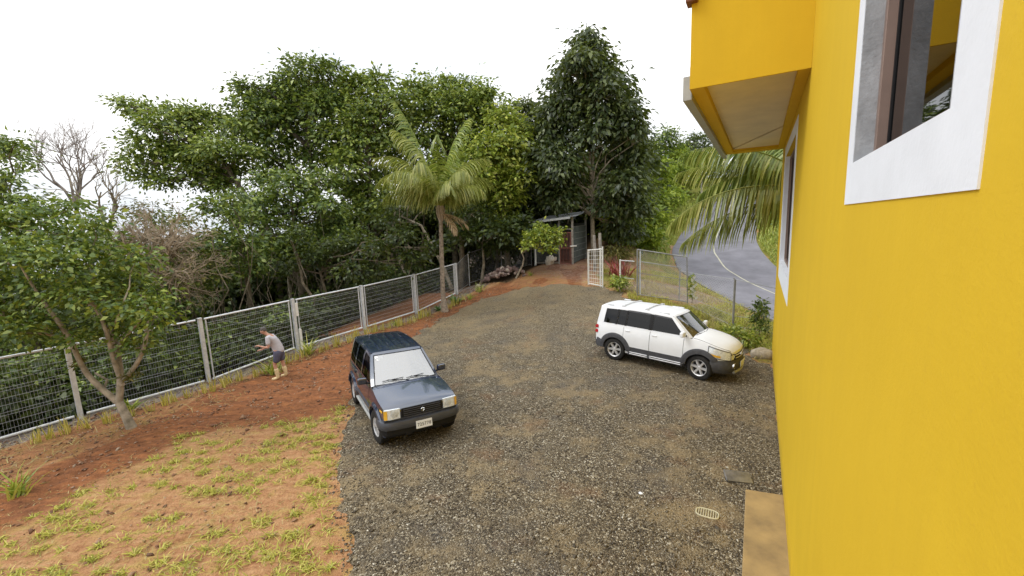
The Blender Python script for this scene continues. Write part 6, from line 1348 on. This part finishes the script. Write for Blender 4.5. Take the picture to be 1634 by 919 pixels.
# flowering creeper on the gate
fc = tag(empty('flowering_creeper', B0 if False else at(1104, 484, 17.3)), 'thin creeper with white flowers climbing the mesh beside the tall gate', 'creeper'); org = np.array(fc.location)
mb = MB(); mb.tube([(0, 0, 0), (.05, 0, .5), (.0, 0, 1.15)], .012, 4); mb.build('stem', M['bark'], fc)
V_, F_ = crown_arrays([(0, 0, .3+.2*i, .12, 1) for i in range(5)], .09, .6, 22, 8, .05, .3); link('crown', np_mesh('crown', V_, F_), fc, M['lf_hill'])
for i in range(12):
    mb = MB(); c = np.array([VR.normal(0, .07), -.1+VR.normal(0, .03), .25+.08*i]); r_ = .055
    for k in range(5): a = k*1.257; mb.add([c, c+r_*np.array([math.cos(a-.5), -.3, math.sin(a-.5)]), c+1.25*r_*np.array([math.cos(a), -.25, math.sin(a)]), c+r_*np.array([math.cos(a+.5), -.3, math.sin(a+.5)])], [(0, 1, 2, 3)])
    mb.build('flower', M['flower'], fc)
# grass: sprawling patches on the lawn soil, tall weeds on the verge, straw
def grass_arrays(X, Y, Z, Lg, w_, lean, curl, rs):
    n = len(X); a = rs.random(n)*6.283; el = np.clip(rs.normal(lean, .3, n), .05, 1.5); d = np.stack([np.cos(a)*np.cos(el), np.sin(a)*np.cos(el), np.sin(el)], -1); s_ = np.stack([-np.sin(a), np.cos(a), 0*a], -1)
    p0 = np.stack([X, Y, Z], -1); p1 = p0+d*(Lg*.5)[:, None]; d2 = d.copy(); d2[:, 2] -= curl; d2 = unit(d2); p2 = p1+d2*(Lg*.5)[:, None]; w_ = (w_*(.7+.6*rs.random(n)))[:, None]
    V_ = np.stack([p0-s_*w_*.5, p0+s_*w_*.5, p1+s_*w_*.45, p1-s_*w_*.45, p2+s_*w_*.08, p2-s_*w_*.08], 1).reshape(-1, 3); i6 = 6*np.arange(n)[:, None]
    return V_, np.concatenate([i6+np.array([[0, 1, 2, 3]]), i6+np.array([[3, 2, 4, 5]])])
def patch_pts(cent, n_per, rad, rs):
    X = []; Y = []
    for (x, y), r_ in zip(cent, rad):
        m_ = int(n_per*(r_/.2)**1.3); X.append(x+rs.normal(0, r_*.55, m_)); Y.append(y+rs.normal(0, r_*.42, m_))
    return np.concatenate(X), np.concatenate(Y)
gr_s = np.random.default_rng(77); cents = []; rad = []
tries = 0
while len(cents) < 330 and tries < 20000:
    tries += 1
    x, y = gr_s.uniform(-8.5, -1.9), 3.6+6.8*gr_s.random()**1.2; s_, t_ = st(x, y)
    t1_ = np.interp(s_, [-3, -1.8, 0, 1, 2.7, 5, 9], [6.2, 5.75, 4.8, 4.3, 6.0, 6, 6])
    if t_ < t1_+.1 or poly_dist(np.array([x]), np.array([y]), GPOLY)[0] > -.12 or vnoise(x, y, .9, 31) < .22: continue
    if cents and min((x-a_)**2+(y-b_)**2 for a_, b_ in cents) < .085: continue
    cents.append((x, y)); rad.append(gr_s.uniform(.06, .19))
X, Y = patch_pts(cents, 120, rad, gr_s); V1, F1 = grass_arrays(X, Y, gz(X, Y)+.005, gr_s.uniform(.06, .16, len(X)), .012, .38, .5, gr_s)
tag(link('grass', np_mesh('grass', V1, F1), None, M['grass']), 'sprawling pale green grass patches on the bare sandy soil', 'grass', kind='stuff')
n = 9000; x = gr_s.uniform(-9, -1.5, n); y = 3.5+8*gr_s.random(n); s_, t_ = st(x, y); k = (t_ > np.interp(s_, [-3, -1.8, 0, 1, 2.7, 5, 9], [6, 5.5, 4.6, 4.1, 5.6, 5.6, 6])-.3) & (poly_dist(x, y, GPOLY) < -.05) & (vnoise(x, y, .5, 33) > .4); x, y = x[k], y[k]
V1, F1 = grass_arrays(x, y, gz(x, y)+.004, gr_s.uniform(.04, .11, len(x)), .008, .2, .2, gr_s)
n = 2600; s_ = gr_s.uniform(-2, 15, n); t_ = gr_s.uniform(.1, 3.0, n)*np.where(s_ > 3, .45, 1); q = F0+FD*s_[:, None]+FN*t_[:, None]
V2, F2 = grass_arrays(q[:, 0], q[:, 1], gz(q[:, 0], q[:, 1])+.01, gr_s.uniform(.08, .35, n), .010, .12, .1, gr_s)
tag(link('dry_straw', np_mesh('dry_straw', np.concatenate([V1, V2]), np.concatenate([F1, F2+len(V1)])), None, M['straw']), 'dry straw stalks strewn over the soil and the planting strip', 'straw', kind='stuff')
# verge growth
def region(n, fx, fy, cond, rs): 
    x = rs.uniform(*fx, n); y = rs.uniform(*fy, n); k = cond(x, y); return x[k], y[k]
def road_d(x, y): return np.min(np.hypot(x[:, None]-(RL+RN*ROADW/2)[::3, 0], y[:, None]-(RL+RN*ROADW/2)[::3, 1]), 1)
x, y = region(30000, (5, 12), (11.5, 24), lambda x, y: (poly_dist(x, y, GPOLY) < -.05) & (road_d(x, y) > 3.05) & (vnoise(x, y, .6, 41) > .35) & (np.hypot((x-7.6)/2.6, (y-20.3)/2.0) > 1) & ((x-7.78)*.862-(y-12.36)*.507 < 1.0), gr_s)
V1, F1 = grass_arrays(x, y, gz(x, y), gr_s.uniform(.12, .42, len(x)), .016, .9, .9, gr_s); h_ = len(x)//2
tag(link('verge_grass', np_mesh('verge_grass', V1, F1), None, M['grass']), 'rough tall grass on the verge between yard fence and road', 'grass', kind='stuff')
x, y = region(16000, (5, 12), (11.5, 30), lambda x, y: (poly_dist(x, y, GPOLY) < -.05) & (road_d(x, y) > 3.05) & (vnoise(x, y, .8, 43) > .40) & ((x-7.78)*.862-(y-12.36)*.507 < 1.2), gr_s)
V1, F1 = grass_arrays(x, y, gz(x, y), gr_s.uniform(.2, .6, len(x)), .014, .6, .9, gr_s)
tag(link('dry_weeds', np_mesh('dry_weeds', V1, F1), None, M['straw']), 'dry straw coloured weeds on the roadside bank and verge', 'weeds', kind='stuff')
x, y = region(60000, (9, 32), (18, 60), lambda x, y: (road_d(x, y) > 3.1) & (road_d(x, y) < 8) & ((x > 13) | (y > 27)), gr_s)
V1, F1 = grass_arrays(x, y, gz(x, y), gr_s.uniform(.25, .6, len(x)), .035, .9, .7, gr_s)
tag(link('bank_grass', np_mesh('bank_grass', V1, F1), None, M['green_tuft']), 'lush green grass on both banks of the climbing road', 'grass', kind='stuff')
